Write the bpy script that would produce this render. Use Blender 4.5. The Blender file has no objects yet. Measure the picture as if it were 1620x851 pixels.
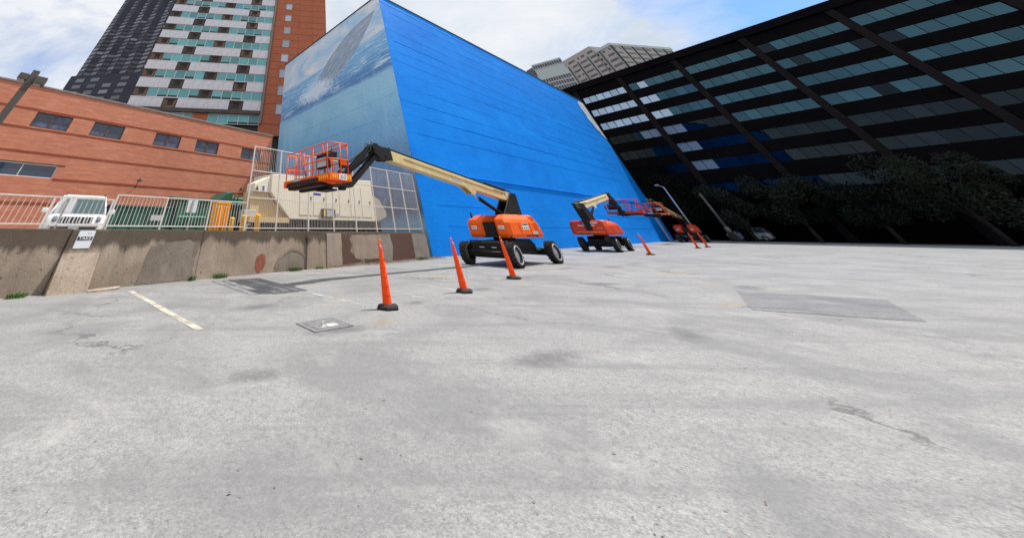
import bpy, bmesh, math, random
from math import sin, cos, pi, radians, atan2, hypot
from mathutils import Vector, Matrix
random.seed(7)
SC = bpy.context.scene
COL = SC.collection

# ------------------------------------------------------------------ camera
PPX, PPY, FPX, PITCH, CAMH = 502.1256, -22.0991, 412.6966, 0.7534, 1.30
cam = bpy.data.objects.new('camera', bpy.data.cameras.new('camera'))
COL.objects.link(cam)
cam.location = (0, 0, CAMH)
cam.rotation_euler = (pi / 2 + PITCH, 0, 0)
cam.data.sensor_width = 36.0
cam.data.lens = 36.0 * FPX / 1620.0
cam.data.shift_x = (810 - PPX) / 1620.0
cam.data.shift_y = -(425.5 - PPY) / 1620.0
cam.data.clip_start = 0.05
cam.data.clip_end = 3000
SC.camera = cam

# ------------------------------------------------------------------ light
A_YAW = 0.9608
ADIR = Vector((sin(A_YAW), cos(A_YAW), 0)); NDIR = Vector((-ADIR.y, ADIR.x, 0))
SUNV = (ADIR * 0.58 - NDIR * 0.20 + Vector((0, 0, 1))).normalized()
sun = bpy.data.objects.new('sun', bpy.data.lights.new('sun', 'SUN'))
COL.objects.link(sun)
sun.data.energy = 4.6
sun.data.angle = radians(0.5)
sun.data.color = (1.0, 0.96, 0.9)
sun.rotation_euler = SUNV.to_track_quat('Z', 'Y').to_euler()

SC.view_settings.view_transform = 'Standard'
SC.view_settings.look = 'None'
SC.view_settings.gamma = 1
SC.view_settings.use_curve_mapping = False
SC.view_settings.exposure = 0.26


# ------------------------------------------------------------------ node helper
class NT:
    def __init__(self, tree):
        self.t = tree

    def n(self, typ, props=None, **inp):
        nd = self.t.nodes.new('ShaderNode' + typ)
        for k, v in (props or {}).items():
            setattr(nd, k, v)
        for k, v in inp.items():
            key = int(k[1:]) if k[0] == 'i' and k[1:].isdigit() else k.replace('_', ' ')
            s = nd.inputs[key]
            if isinstance(v, bpy.types.NodeSocket):
                self.t.links.new(v, s)
            else:
                s.default_value = v
        return nd

    def math(self, op, a, b=0.0, c=None, clamp=False):
        kw = dict(i0=a, i1=b)
        if c is not None:
            kw['i2'] = c
        return self.n('Math', {'operation': op, 'use_clamp': clamp}, **kw).outputs[0]

    def noise(self, vec, scale, detail=4, rough=.55, dist=0.0):
        return self.n('TexNoise', None, Vector=vec, Scale=scale, Detail=detail, Roughness=rough, Distortion=dist).outputs[0]

    def ramp(self, fac, stops, interp='LINEAR'):
        nd = self.n('ValToRGB', None, Fac=fac)
        cr = nd.color_ramp
        cr.interpolation = interp
        while len(cr.elements) > len(stops):
            cr.elements.remove(cr.elements[-1])
        while len(cr.elements) < len(stops):
            cr.elements.new(0.5)
        for e, (p, c) in zip(cr.elements, stops):
            e.position = p
            e.color = (c, c, c, 1) if isinstance(c, (int, float)) else (*c[:3], 1)
        return nd.outputs[0]

    def mix(self, fac, a, b, blend='MIX'):
        nd = self.n('Mix', {'data_type': 'RGBA', 'blend_type': blend, 'clamp_factor': True})
        for s, v in ((nd.inputs[0], fac), (nd.inputs[6], a), (nd.inputs[7], b)):
            if isinstance(v, bpy.types.NodeSocket):
                self.t.links.new(v, s)
            else:
                s.default_value = v if isinstance(v, (int, float)) else (*v[:3], 1)
        return nd.outputs[2]

    def scale(self, vec, s):
        return self.n('Mapping', None, Vector=vec, Scale=s).outputs[0]

    def obj(self):
        return self.n('TexCoord').outputs['Object']

    def sep(self, vec):
        return self.n('SeparateXYZ', None, Vector=vec).outputs

    def bump(self, h, strength=.3, dist=.02):
        return self.n('Bump', None, Height=h, Strength=strength, Distance=dist).outputs[0]


def mat(name):
    m = bpy.data.materials.new(name)
    m.use_nodes = True
    nt = NT(m.node_tree)
    bs = m.node_tree.nodes['Principled BSDF']
    return m, nt, bs


def put(nt, bs, **kw):
    for k, v in kw.items():
        s = bs.inputs[k.replace('_', ' ')]
        if isinstance(v, bpy.types.NodeSocket):
            nt.t.links.new(v, s)
        elif k.endswith('Color'):
            s.default_value = (*v[:3], 1)
        else:
            s.default_value = v


def plain(name, col, rough=.5, metal=0.0, var=.12, scale=3.0, dirt=0.0, bump=0.0, spec=.5, coat=0.0):
    """painted / moulded surface with a little uneven wear"""
    m, nt, bs = mat(name)
    o = nt.obj()
    f = nt.noise(o, scale, 6, .6)
    dark = [c * (1 - var) for c in col]
    lite = [min(1, c * (1 + var)) for c in col]
    c = nt.ramp(f, [(.3, dark), (.7, lite)])
    if dirt > 0:
        f2 = nt.ramp(nt.noise(nt.scale(o, (1.6, 1.6, .5)), scale * 1.7, 8, .7), [(.5, 0.0), (.72, dirt)])
        c = nt.mix(f2, c, (.09, .075, .06))
    r = nt.ramp(nt.noise(o, scale * 5, 3), [(.2, max(0, rough - .08)), (.8, min(1, rough + .1))])
    put(nt, bs, Base_Color=c, Roughness=r, Metallic=metal, Specular_IOR_Level=spec, Coat_Weight=coat)
    if bump:
        put(nt, bs, Normal=nt.bump(nt.noise(o, scale * 12, 4), bump, .01))
    return m


# ------------------------------------------------------------------ world
world = bpy.data.worlds.new('World')
SC.world = world
world.use_nodes = True
wt = NT(world.node_tree)
bg = world.node_tree.nodes['Background']
sky = wt.n('TexSky', {'sky_type': 'NISHITA', 'sun_disc': False, 'sun_elevation': math.asin(SUNV.z),
                      'sun_rotation': atan2(SUNV.x, SUNV.y), 'air_density': 1.0, 'dust_density': 0.6, 'ozone_density': 1.6})
dirv = wt.n('TexCoord').outputs['Generated']
sx, sy, sz = wt.sep(dirv)
den = wt.math('ADD', wt.math('MAXIMUM', sz, 0.0), .22)
cv = wt.n('CombineXYZ', None, X=wt.math('DIVIDE', sx, den), Y=wt.math('DIVIDE', sy, den), Z=0.0).outputs[0]
cn = wt.noise(wt.n('Mapping', None, Vector=cv, Location=(3.1, 1.7, 0)).outputs[0], 1.25, 9, .56, .35)
cn2 = wt.noise(wt.n('Mapping', None, Vector=cv, Location=(8.3, 4.2, 0)).outputs[0], .9, 7, .6, .2)
cover = wt.ramp(cn, [(.22, 0.25), (.40, 1.0)])
# a tear in the cloud low in the sky on the right
gp = wt.n('VectorMath', {'operation': 'DISTANCE'}, i0=dirv, i1=(.868, .405, .30)).outputs['Value']
gp = wt.math('ADD', gp, wt.math('MULTIPLY', wt.math('SUBTRACT', wt.noise(cv, 2.3, 7, .6, .3), .5), .32))
cover = wt.math('MULTIPLY', cover, wt.ramp(gp, [(.04, .12), (.17, 1.0)]))
shade = wt.ramp(cn2, [(.34, (7.0, 7.9, 9.2)), (.5, (9.0, 9.5, 10.2)), (.66, (10.9, 11.0, 11.1))])
sky_c = wt.mix(cover, wt.mix(1.0, sky.outputs[0], (.8, 1.35, 2.0), 'MULTIPLY'), shade)
world.node_tree.links.new(sky_c, bg.inputs[0])
bg.inputs[1].default_value = 0.075


# ------------------------------------------------------------------ mesh helpers
class MB:
    def __init__(self):
        self.v = []; self.f = []; self.m = []; self.sm = []

    def face(self, pts, mi=0, sm=False):
        b = len(self.v)
        self.v += [tuple(p) for p in pts]
        self.f.append(tuple(range(b, b + len(pts)))); self.m.append(mi); self.sm.append(sm)

    def mesh(self, vs, fs, mi=0, sm=False):
        b = len(self.v)
        self.v += [tuple(p) for p in vs]
        for f in fs:
            self.f.append(tuple(b + i for i in f)); self.m.append(mi); self.sm.append(sm)

    def box(self, x0, x1, y0, y1, z0, z1, mi=0, M=None):
        vs = [Vector((x, y, z)) for z in (z0, z1) for x, y in ((x0, y0), (x1, y0), (x1, y1), (x0, y1))]
        if M is not None:
            vs = [M @ v for v in vs]
        self.mesh(vs, [(3, 2, 1, 0), (4, 5, 6, 7), (0, 1, 5, 4), (1, 2, 6, 5), (2, 3, 7, 6), (3, 0, 4, 7)], mi)

    def prism(self, poly, axis, a, b, mi=0):
        """poly in the plane of the other two axes (in xyz order), extruded along axis"""
        def P(u, w, t):
            return {'x': (t, u, w), 'y': (u, t, w), 'z': (u, w, t)}[axis]
        n = len(poly)
        vs = [P(u, w, a) for u, w in poly] + [P(u, w, b) for u, w in poly]
        fs = [tuple(range(n)), tuple(range(2 * n - 1, n - 1, -1))]
        fs += [(i, i + n, (i + 1) % n + n, (i + 1) % n) for i in range(n)]
        self.mesh(vs, fs, mi)

    def cyl(self, p0, p1, r0, r1=None, n=10, mi=0, caps=True, sm=True):
        r1 = r0 if r1 is None else r1
        p0 = Vector(p0); p1 = Vector(p1)
        d = (p1 - p0).normalized()
        a = d.orthogonal().normalized(); b = d.cross(a)
        vs = []
        for p, r in ((p0, r0), (p1, r1)):
            for i in range(n):
                t = 2 * pi * i / n
                vs.append(p + a * (r * cos(t)) + b * (r * sin(t)))
        self.mesh(vs, [(i, (i + 1) % n, (i + 1) % n + n, i + n) for i in range(n)], mi, sm)
        if caps:
            self.mesh(vs[:n], [tuple(range(n - 1, -1, -1))], mi)
            self.mesh(vs[n:], [tuple(range(n))], mi)

    def tube(self, pts, r, n=6, mi=0):
        pts = [Vector(p) for p in pts]
        rings = []
        a = None
        for i, p in enumerate(pts):
            d = ((pts[min(i + 1, len(pts) - 1)] - pts[max(i - 1, 0)])).normalized()
            a = d.orthogonal().normalized() if a is None else (a - d * a.dot(d)).normalized()
            b = d.cross(a)
            rr = r[i] if isinstance(r, (list, tuple)) else r
            rings.append([p + a * (rr * cos(2 * pi * k / n)) + b * (rr * sin(2 * pi * k / n)) for k in range(n)])
        vs = [q for ring in rings for q in ring]
        fs = []
        for i in range(len(pts) - 1):
            for k in range(n):
                fs.append((i * n + k, i * n + (k + 1) % n, (i + 1) * n + (k + 1) % n, (i + 1) * n + k))
        self.mesh(vs, fs, mi, True)
        self.mesh(rings[0], [tuple(range(n - 1, -1, -1))], mi)
        self.mesh(rings[-1], [tuple(range(n))], mi)

    def lathe(self, prof, n=24, mi=0, axis='z', c=(0, 0, 0), sm=True, close=False):
        vs = []
        for r, h in prof:
            for k in range(n):
                t = 2 * pi * k / n
                p = {'z': (r * cos(t), r * sin(t), h), 'y': (r * cos(t), h, r * sin(t)), 'x': (h, r * cos(t), r * sin(t))}[axis]
                vs.append((p[0] + c[0], p[1] + c[1], p[2] + c[2]))
        fs = []
        m = len(prof)
        for i in range(m if close else m - 1):
            j = (i + 1) % m
            for k in range(n):
                fs.append((i * n + k, i * n + (k + 1) % n, j * n + (k + 1) % n, j * n + k))
        self.mesh(vs, fs, mi, sm)

    def loft(self, rings, mi=0, sm=False, caps=True):
        n = len(rings[0])
        vs = [p for r in rings for p in r]
        fs = []
        for i in range(len(rings) - 1):
            for k in range(n):
                fs.append((i * n + k, i * n + (k + 1) % n, (i + 1) * n + (k + 1) % n, (i + 1) * n + k))
        if caps:
            fs.append(tuple(range(n - 1, -1, -1)))
            fs.append(tuple((len(rings) - 1) * n + k for k in range(n)))
        self.mesh(vs, fs, mi, sm)

    def data(self, name, mats):
        me = bpy.data.meshes.new(name)
        me.from_pydata(self.v, [], self.f)
        for m in mats if isinstance(mats, (list, tuple)) else [mats]:
            me.materials.append(m)
        me.polygons.foreach_set('material_index', self.m)
        me.polygons.foreach_set('use_smooth', self.sm)
        bm = bmesh.new(); bm.from_mesh(me)
        bmesh.ops.remove_doubles(bm, verts=bm.verts, dist=1e-5)
        bmesh.ops.recalc_face_normals(bm, faces=bm.faces)
        bm.to_mesh(me); bm.free()
        return me

    def obj(self, name, mats, parent=None, bevel=0.0, raw=False):
        if raw:
            me = bpy.data.meshes.new(name)
            me.from_pydata(self.v, [], self.f)
            for m in mats if isinstance(mats, (list, tuple)) else [mats]:
                me.materials.append(m)
            me.polygons.foreach_set('material_index', self.m)
            me.polygons.foreach_set('use_smooth', self.sm)
        else:
            me = self.data(name, mats)
        o = link(name, me, parent)
        if bevel:
            b = o.modifiers.new('bevel', 'BEVEL')
            b.width = bevel; b.segments = 2; b.limit_method = 'ANGLE'; b.angle_limit = radians(35)
        return o


def link(name, data, parent=None, loc=None, rot=None, scale=None):
    o = bpy.data.objects.new(name, data)
    COL.objects.link(o)
    o.parent = parent
    if loc is not None: o.location = loc
    if rot is not None: o.rotation_euler = rot
    if scale is not None: o.scale = scale
    return o


def thing(name, label, cat, loc=(0, 0, 0), rz=0.0, group=None):
    o = link(name, None, None, loc, (0, 0, rz))
    o.empty_display_size = .3
    o['label'] = label; o['category'] = cat
    if group: o['group'] = group
    return o


def tag(o, label, cat, group=None):
    o['label'] = label; o['category'] = cat
    if group: o['group'] = group
    return o


def struct(o):
    o['kind'] = 'structure'
    return o


def text(name, body, size, m, parent, loc, rot, extrude=.002, sx=1.0, shear=0.0):
    cu = bpy.data.curves.new(name, 'FONT')
    cu.body = body; cu.size = size; cu.extrude = extrude; cu.align_x = 'CENTER'; cu.align_y = 'CENTER'; cu.shear = shear
    cu.materials.append(m)
    tmp = bpy.data.objects.new('tmp', cu); COL.objects.link(tmp)
    dg = bpy.context.evaluated_depsgraph_get(); me = bpy.data.meshes.new_from_object(tmp.evaluated_get(dg))
    bpy.data.objects.remove(tmp)
    o = link(name, me, parent, loc, rot)
    o.scale = (sx, 1, 1)
    return o


def copy_tree(o, parent=None):
    c = o.copy(); COL.objects.link(c); c.parent = parent
    for ch in list(o.children):
        copy_tree(ch, c)
    return c


def ang(v):
    return atan2(v[1], v[0])


# ------------------------------------------------------------------ frames of the place
A_RZ = ang(ADIR)                                  # along the blue wall; local y runs into the building
K = Vector((7.71, 25.06, 0))                      # foot of the mural building's corner
EW = Vector((.74, .67, 0)).normalized(); E_RZ = ang(EW)
W0 = Vector((7.29, 24.40, 0))                     # right end of the retaining wall
NW = Vector((-EW.y, EW.x, 0))
UP = 0.65                                         # level of the upper lot


def inA(t, n, z=0): return K + ADIR * t + NDIR * n + Vector((0, 0, z))
def inE(s, n, z=0): return W0 + EW * s + NW * n + Vector((0, 0, z))


# ------------------------------------------------------------------ materials
def asphalt_mat(name='weathered_asphalt', tint=(.97, .965, .965)):
    m, nt, bs = mat(name)
    o = nt.obj()
    X, Y, _ = nt.sep(o)
    big = nt.noise(o, .11, 4, .6, .4)
    mid = nt.noise(o, 1.3, 6, .65, .3)
    fine = nt.noise(o, 26, 5, .7)
    mg = nt.noise(o, 11, 6, .75)
    pit = nt.n('TexVoronoi', {'feature': 'F1'}, Vector=o, Scale=17.0).outputs[0]
    grit = nt.n('TexVoronoi', {'feature': 'F1'}, Vector=o, Scale=75.0).outputs['Color']
    gv = nt.n('SeparateColor', None, Color=grit).outputs[0]
    base = nt.ramp(big, [(.3, (.25, .248, .25)), (.5, (.29, .288, .29)), (.72, (.33, .327, .325))])
    base = nt.mix(.55, base, nt.ramp(mid, [(.28, (.17, .17, .175)), (.5, (.27, .268, .265)), (.75, (.36, .355, .345))]))
    base = nt.mix(.38, base, nt.ramp(fine, [(.3, (.10, .10, .105)), (.5, (.27, .268, .268)), (.7, (.47, .465, .455))]))
    base = nt.mix(.55, base, nt.ramp(mg, [(.30, (.095, .095, .095)), (.46, (.25, .247, .242)), (.56, (.30, .296, .29)), (.72, (.46, .45, .435))]))
    base = nt.mix(nt.math('MULTIPLY', nt.ramp(pit, [(.10, .85), (.2, 0.0)]), nt.ramp(mid, [(.40, 0.0), (.6, 1.0)])), base, (.085, .083, .08))
    base = nt.mix(.34, base, nt.ramp(gv, [(0, (.07, .07, .075)), (.45, (.24, .24, .24)), (.8, (.35, .345, .34)), (1, (.47, .465, .45))]))
    pat = nt.noise(nt.n('Mapping', None, Vector=o, Rotation=(0, 0, .4), Location=(5, 2, 0)).outputs[0], .42, 7, .68, .8)
    base = nt.mix(nt.ramp(pat, [(.46, 0.0), (.60, .55)]), base, (.165, .165, .17))
    base = nt.mix(nt.ramp(nt.noise(nt.scale(o, (1, 1, 1)), .75, 8, .75, .5), [(.54, 0.0), (.66, .38)]), base, (.43, .42, .405))
    # tyre wear and water marks running along the lanes
    rot = nt.n('Mapping', None, Vector=o, Rotation=(0, 0, -A_RZ), Scale=(.16, 1.5, 1)).outputs[0]
    lane = nt.ramp(nt.noise(rot, 1.0, 6, .65, .6), [(.50, 0.0), (.70, .6)])
    base = nt.mix(lane, base, (.17, .17, .175))
    # cracks
    wv = nt.n('VectorMath', {'operation': 'ADD'}, i0=o, i1=nt.n('VectorMath', {'operation': 'SCALE'}, i0=nt.n('TexNoise', None, Vector=o, Scale=.9, Detail=9, Roughness=.68).outputs['Color'], Scale=1.9).outputs[0]).outputs[0]
    cr = nt.n('TexVoronoi', {'feature': 'DISTANCE_TO_EDGE'}, Vector=wv, Scale=.17).outputs[0]
    crk = nt.ramp(cr, [(0, 1.0), (.0035, .85), (.009, 0.0)])
    brk = nt.ramp(nt.noise(o, .35, 3), [(.52, 0.0), (.62, .8)])
    crk = nt.math('MULTIPLY', crk, brk)
    base = nt.mix(nt.math('MULTIPLY', crk, .8), base, (.055, .055, .055))
    # a network of finer hairline cracks in the most worn areas
    cr2 = nt.n('TexVoronoi', {'feature': 'DISTANCE_TO_EDGE'}, Vector=wv, Scale=.75).outputs[0]
    k2 = nt.math('MULTIPLY', nt.ramp(cr2, [(0, .8), (.006, .5), (.016, 0.0)]), nt.ramp(nt.noise(o, .22, 4, .6), [(.55, 0.0), (.62, 1.0)]))
    base = nt.mix(nt.math('MULTIPLY', k2, .7), base, (.07, .07, .07))
    # small scattered specks of grit, gum and leaves
    sp = nt.n('TexVoronoi', {'feature': 'F1'}, Vector=o, Scale=2.3, Randomness=1.0)
    spk = nt.ramp(nt.math('ADD', sp.outputs[0], nt.math('MULTIPLY', nt.n('SeparateColor', None, Color=sp.outputs[1]).outputs[0], .12)), [(.035, 1.0), (.06, 0.0)])
    base = nt.mix(nt.math('MULTIPLY', spk, .75), base, (.10, .085, .07))
    # oil stains and a few yellowish rust marks, each with a shape of its own
    def blob(cx, cy, rx, ry, rz, seed):
        c = cos(rz); s = sin(rz)
        dx = nt.math('SUBTRACT', X, cx); dy = nt.math('SUBTRACT', Y, cy)
        u = nt.math('DIVIDE', nt.math('ADD', nt.math('MULTIPLY', dx, c), nt.math('MULTIPLY', dy, s)), rx)
        w = nt.math('DIVIDE', nt.math('SUBTRACT', nt.math('MULTIPLY', dy, c), nt.math('MULTIPLY', dx, s)), ry)
        return nt.math('SQRT', nt.math('ADD', nt.math('MULTIPLY', u, u), nt.math('MULTIPLY', w, w)))
    wob = nt.math('MULTIPLY', nt.math('SUBTRACT', nt.noise(o, 3.2, 6, .7), .5), 1.5)
    oil = None
    for cx, cy, rx, ry, rz in OIL:
        d = nt.math('ADD', blob(cx, cy, rx, ry, rz, 0), wob)
        k = nt.ramp(d, [(.25, 1.0), (1.0, 0.0)])
        oil = k if oil is None else nt.math('MAXIMUM', oil, k)
    base = nt.mix(nt.math('MULTIPLY', oil, nt.ramp(fine, [(.3, .75), (.7, .35)])), base, (.075, .075, .08))
    rust = None
    for cx, cy, rx, ry, rz in RUST:
        d = nt.math('ADD', blob(cx, cy, rx, ry, rz, 0), wob)
        k = nt.ramp(d, [(.2, 1.0), (1.0, 0.0)])
        rust = k if rust is None else nt.math('MAXIMUM', rust, k)
    base = nt.mix(nt.math('MULTIPLY', rust, .45), base, (.30, .215, .11))
    hgt = nt.math('ADD', nt.math('MULTIPLY', fine, .5), nt.math('MULTIPLY', mg, .8))
    hgt = nt.math('SUBTRACT', hgt, nt.math('MULTIPLY', crk, 1.5))
    base = nt.mix(1.0, base, tint, 'MULTIPLY')
    put(nt, bs, Base_Color=base, Roughness=.88, Normal=nt.bump(hgt, .4, .008), Specular_IOR_Level=.3)
    return m


OIL = [(2.45, 10.08, .55, .28, .72), (5.0, 12.1, .6, .3, .6), (7.8, 14.75, .5, .25, .5), (-1.45, 9.55, .75, .33, .6),
       (11.7, 18.1, .9, .35, .5), (14.6, 18.9, 1.1, .4, .45), (17.3, 20.6, 1.0, .35, .5), (.4, 7.65, .7, .35, .4),
       (9.5, 13.2, .9, .4, .3), (3.2, 6.2, .8, .35, .4), (6.4, 7.4, .7, .3, .9), (-.8, 5.6, .5, .25, .2), (13.5, 12.4, 1.0, .4, .6)]
RUST = [(-6.6, 12.6, .3, .12, .5), (-2.6, 14.4, .5, .12, .2), (.5, 10.6, .35, .2, .4), (12.8, 12.9, 1.0, .16, .2), (10.2, 9.9, .9, .22, .25),
        (15.5, 16.5, 1.4, .3, .3), (4.6, 14.6, .8, .4, .5), (1.3, 8.2, .5, .2, .6)]


def concrete_mat(name, cols, streak=.6, scale=1.0, bump=.5):
    m, nt, bs = mat(name)
    o = nt.obj()
    _, _, Z = nt.sep(o)
    big = nt.noise(nt.scale(o, (.55, .55, .8)), 1.1 * scale, 6, .65, .5)
    c = nt.ramp(big, [(.25, cols[0]), (.5, cols[1]), (.75, cols[2])])
    st = nt.noise(nt.scale(o, (1.7, 1.7, .30)), 1.0 * scale, 5, .6, .5)
    c = nt.mix(nt.ramp(st, [(.50, 0.0), (.72, streak * .8)]), c, [x * .45 for x in cols[0]])
    fine = nt.noise(o, 24 * scale, 6, .7)
    c = nt.mix(.3, c, nt.ramp(fine, [(.3, [x * .45 for x in cols[1]]), (.7, [min(1, x * 1.5) for x in cols[2]])]))
    # algae-dark band running below the coping where water sits
    top = nt.ramp(nt.math('ADD', Z, nt.math('MULTIPLY', nt.math('SUBTRACT', st, .5), .9)), [(.86, 0.0), (1.16, .75)])
    if streak > .5:
        c = nt.mix(top, c, [x * .33 for x in cols[0]])
    pits = nt.ramp(nt.noise(o, 9 * scale, 3), [(.28, 1.0), (.36, 0.0)])
    c = nt.mix(nt.math('MULTIPLY', pits, .5), c, (.05, .045, .04))
    h = nt.math('ADD', nt.math('MULTIPLY', big, .8), nt.math('SUBTRACT', nt.math('MULTIPLY', fine, .4), nt.math('MULTIPLY', pits, .5)))
    put(nt, bs, Base_Color=c, Roughness=.92, Normal=nt.bump(h, bump, .03), Specular_IOR_Level=.25)
    return m


def brick_mat(name, c1, c2, mortar, scale=1.0, zaxis=True):
    m, nt, bs = mat(name)
    o = nt.obj()
    X, Y, Z = nt.sep(o)
    v = nt.n('CombineXYZ', None, X=nt.math('ADD', X, Y), Y=Z, Z=0.0).outputs[0]
    b = nt.n('TexBrick', {'offset': .5}, Vector=v, Color1=(*c1, 1), Color2=(*c2, 1), Mortar=(*mortar, 1), Scale=1.0 * scale,
             Mortar_Size=.006, Mortar_Smooth=.2, Bias=-.1, Brick_Width=.21, Row_Height=.072)
    col = nt.mix(.6, b.outputs[0], nt.ramp(nt.noise(nt.scale(v, (.9, 7, 1)), 1.4, 7, .75), [(.32, [x * .66 for x in c1]), (.5, [x * .98 for x in c1]), (.68, [min(1, x * 1.22) for x in c2])]))
    col = nt.mix(nt.ramp(nt.noise(o, .35, 5, .6), [(.4, 0.0), (.75, .35)]), col, [x * .68 for x in c1])
    st = nt.noise(nt.scale(o, (2.5, 2.5, .18)), .9, 6, .7)
    col = nt.mix(nt.ramp(st, [(.55, 0.0), (.75, .3)]), col, [x * .5 for x in c1])
    put(nt, bs, Base_Color=col, Roughness=.9, Normal=nt.bump(b.outputs[1], -.35, .01), Specular_IOR_Level=.2)
    return m


def blue_mat():
    m, nt, bs = mat('fresh_blue_paint')
    o = nt.obj()
    big = nt.noise(nt.scale(o, (.1, .1, .25)), 1.0, 7, .65, .6)
    c = nt.ramp(big, [(.28, (.001, .175, .70)), (.42, (.001, .225, .80)), (.58, (.001, .25, .86)), (.74, (.006, .30, .93))])
    st = nt.noise(nt.scale(o, (.12, .12, 2.2)), 1.0, 8, .72, .2)
    c = nt.mix(nt.ramp(st, [(.5, 0.0), (.8, .16)]), c, (.0, .14, .62))
    c = nt.mix(nt.ramp(nt.noise(nt.scale(o, (.25, .25, 3.5)), 1.3, 8, .7), [(.60, 0.0), (.82, .22)]), c, (.06, .36, .98))
    pt = nt.noise(nt.scale(o, (.55, .55, .7)), 1.0, 8, .7, .4)
    c = nt.mix(nt.ramp(pt, [(.48, 0.0), (.66, .30)]), c, (.0, .155, .66))
    c = nt.mix(nt.ramp(pt, [(.30, .28), (.44, 0.0)]), c, (.015, .31, .93))
    rl = nt.noise(nt.scale(o, (2.6, 2.6, .12)), 1.0, 5, .7, .3)
    c = nt.mix(nt.ramp(rl, [(.52, 0.0), (.75, .14)]), c, (.0, .12, .66))
    h = nt.math('ADD', nt.noise(o, 7, 6, .7), nt.math('MULTIPLY', nt.noise(nt.scale(o, (.3, .3, 5)), 2, 5), .8))
    put(nt, bs, Base_Color=c, Roughness=.65, Normal=nt.bump(h, .5, .03), Specular_IOR_Level=.12)
    return m


def mural_mat():
    """a plain painted seascape: cloudy sky, a band of waves, pale water below"""
    m, nt, bs = mat('faded_seascape_paint')
    o = nt.obj()
    X, Y, Z = nt.sep(o)
    n1 = nt.noise(nt.scale(o, (1, .35, .8)), .55, 7, .65, .5)
    zz = nt.math('ADD', Z, nt.math('MULTIPLY', nt.math('SUBTRACT', n1, .5), .9))
    g = nt.math('DIVIDE', zz, 23.6)
    sea = nt.ramp(g, [(0.0, (.14, .28, .36)), (.07, (.26, .46, .56)), (.1, (.07, .10, .14)), (.14, (.13, .19, .26)), (.20, (.20, .31, .42)), (.27, (.19, .33, .45)), (.33, (.28, .48, .62)), (.38, (.30, .53, .66)),
                      (.5, (.38, .62, .71)), (.565, (.38, .60, .70)), (.585, (.15, .28, .42)), (.63, (.20, .38, .53)), (.70, (.28, .50, .64)), (.755, (.32, .54, .68)), (.775, (.62, .68, .72))])
    # streaks on the waves
    rip = nt.noise(nt.n('Mapping', None, Vector=o, Rotation=(-.05, 0, 0), Scale=(1, .32, 5.5)).outputs[0], .8, 6, .7, .5)
    inband = nt.ramp(g, [(.575, 0.0), (.60, 1.0), (.745, 1.0), (.765, 0.0)])
    sea = nt.mix(nt.math('MULTIPLY', nt.ramp(rip, [(.52, 0.0), (.62, .75)]), inband), sea, (0.725, 0.841, 0.899))
    sea = nt.mix(nt.math('MULTIPLY', nt.ramp(rip, [(.34, .55), (.44, 0.0)]), inband), sea, (0.102, 0.217, 0.348))
    # sky
    cl = nt.noise(nt.scale(o, (1, .55, .9)), .42, 8, .6, .7)
    skyc = nt.ramp(cl, [(.36, (.40, .60, .72)), (.55, (.60, .68, .72)), (.68, (.72, .70, .70))])
    isk = nt.ramp(g, [(.766, 0.0), (.782, 1.0)])
    c = nt.mix(isk, sea, skyc)
    # a soft grey leaf shape leaning across sky and sea with foam at its foot
    u = nt.math('SUBTRACT', Y, 8.2); w = nt.math('SUBTRACT', Z, 18.0)
    a = math.radians(155)
    p = nt.math('ADD', nt.math('MULTIPLY', u, cos(a)), nt.math('MULTIPLY', w, sin(a)))
    q = nt.math('SUBTRACT', nt.math('MULTIPLY', w, cos(a)), nt.math('MULTIPLY', u, sin(a)))
    pr = nt.math('DIVIDE', p, 7.9)
    wid = nt.math('MULTIPLY', nt.math('SUBTRACT', 1.0, nt.math('MULTIPLY', pr, pr)), 1.75)
    body = nt.math('SUBTRACT', nt.math('ABSOLUTE', nt.math('ADD', q, nt.math('MULTIPLY', nt.math('SUBTRACT', n1, .5), .4))), wid)
    bm_ = nt.ramp(body, [(0.0, 1.0), (.14, 0.0)])
    cmb = nt.n('CombineXYZ', None, X=nt.math('MULTIPLY', p, .35), Y=nt.math('MULTIPLY', q, 3.0), Z=0.0).outputs[0]
    gr = nt.ramp(nt.noise(cmb, 1.5, 6, .7, .3), [(.35, (.19, .25, .30)), (.52, (.29, .36, .42)), (.68, (.46, .53, .58))])
    c = nt.mix(nt.math('MULTIPLY', bm_, .92), c, gr)
    fo = nt.math('SQRT', nt.math('ADD', nt.math('POWER', nt.math('DIVIDE', nt.math('SUBTRACT', Y, 14.0), 5.0), 2.0), nt.math('POWER', nt.math('DIVIDE', nt.math('SUBTRACT', Z, 15.4), 1.5), 2.0)))
    fo = nt.ramp(nt.math('ADD', fo, nt.math('MULTIPLY', nt.math('SUBTRACT', nt.noise(o, 1.6, 7, .75), .5), 2.0)), [(.45, .75), (1.0, 0.0)])
    c = nt.mix(fo, c, (0.725, 0.841, 0.899))
    wm = nt.noise(nt.scale(o, (1, .45, .55)), .5, 7, .62, .8)
    c = nt.mix(nt.math('MULTIPLY', nt.ramp(wm, [(.40, .25), (.52, 0.0)]), nt.ramp(g, [(.5, 1.0), (.58, 0.0)])), c, (.22, .40, .52))
    c = nt.mix(nt.math('MULTIPLY', nt.ramp(wm, [(.55, 0.0), (.68, .3)]), nt.ramp(g, [(.5, 1.0), (.58, 0.0)])), c, (.46, .64, .70))
    # weathering
    st = nt.noise(nt.scale(o, (1, 1.6, .16)), 1.0, 7, .7)
    c = nt.mix(nt.ramp(st, [(.5, 0.0), (.75, .25)]), c, (0.522, 0.652, 0.711))
    fine = nt.noise(o, 6, 6, .7)
    c = nt.mix(.12, c, nt.ramp(fine, [(.35, (0.145, 0.217, 0.290)), (.65, (0.870, 0.920, 0.920))]))
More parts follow.
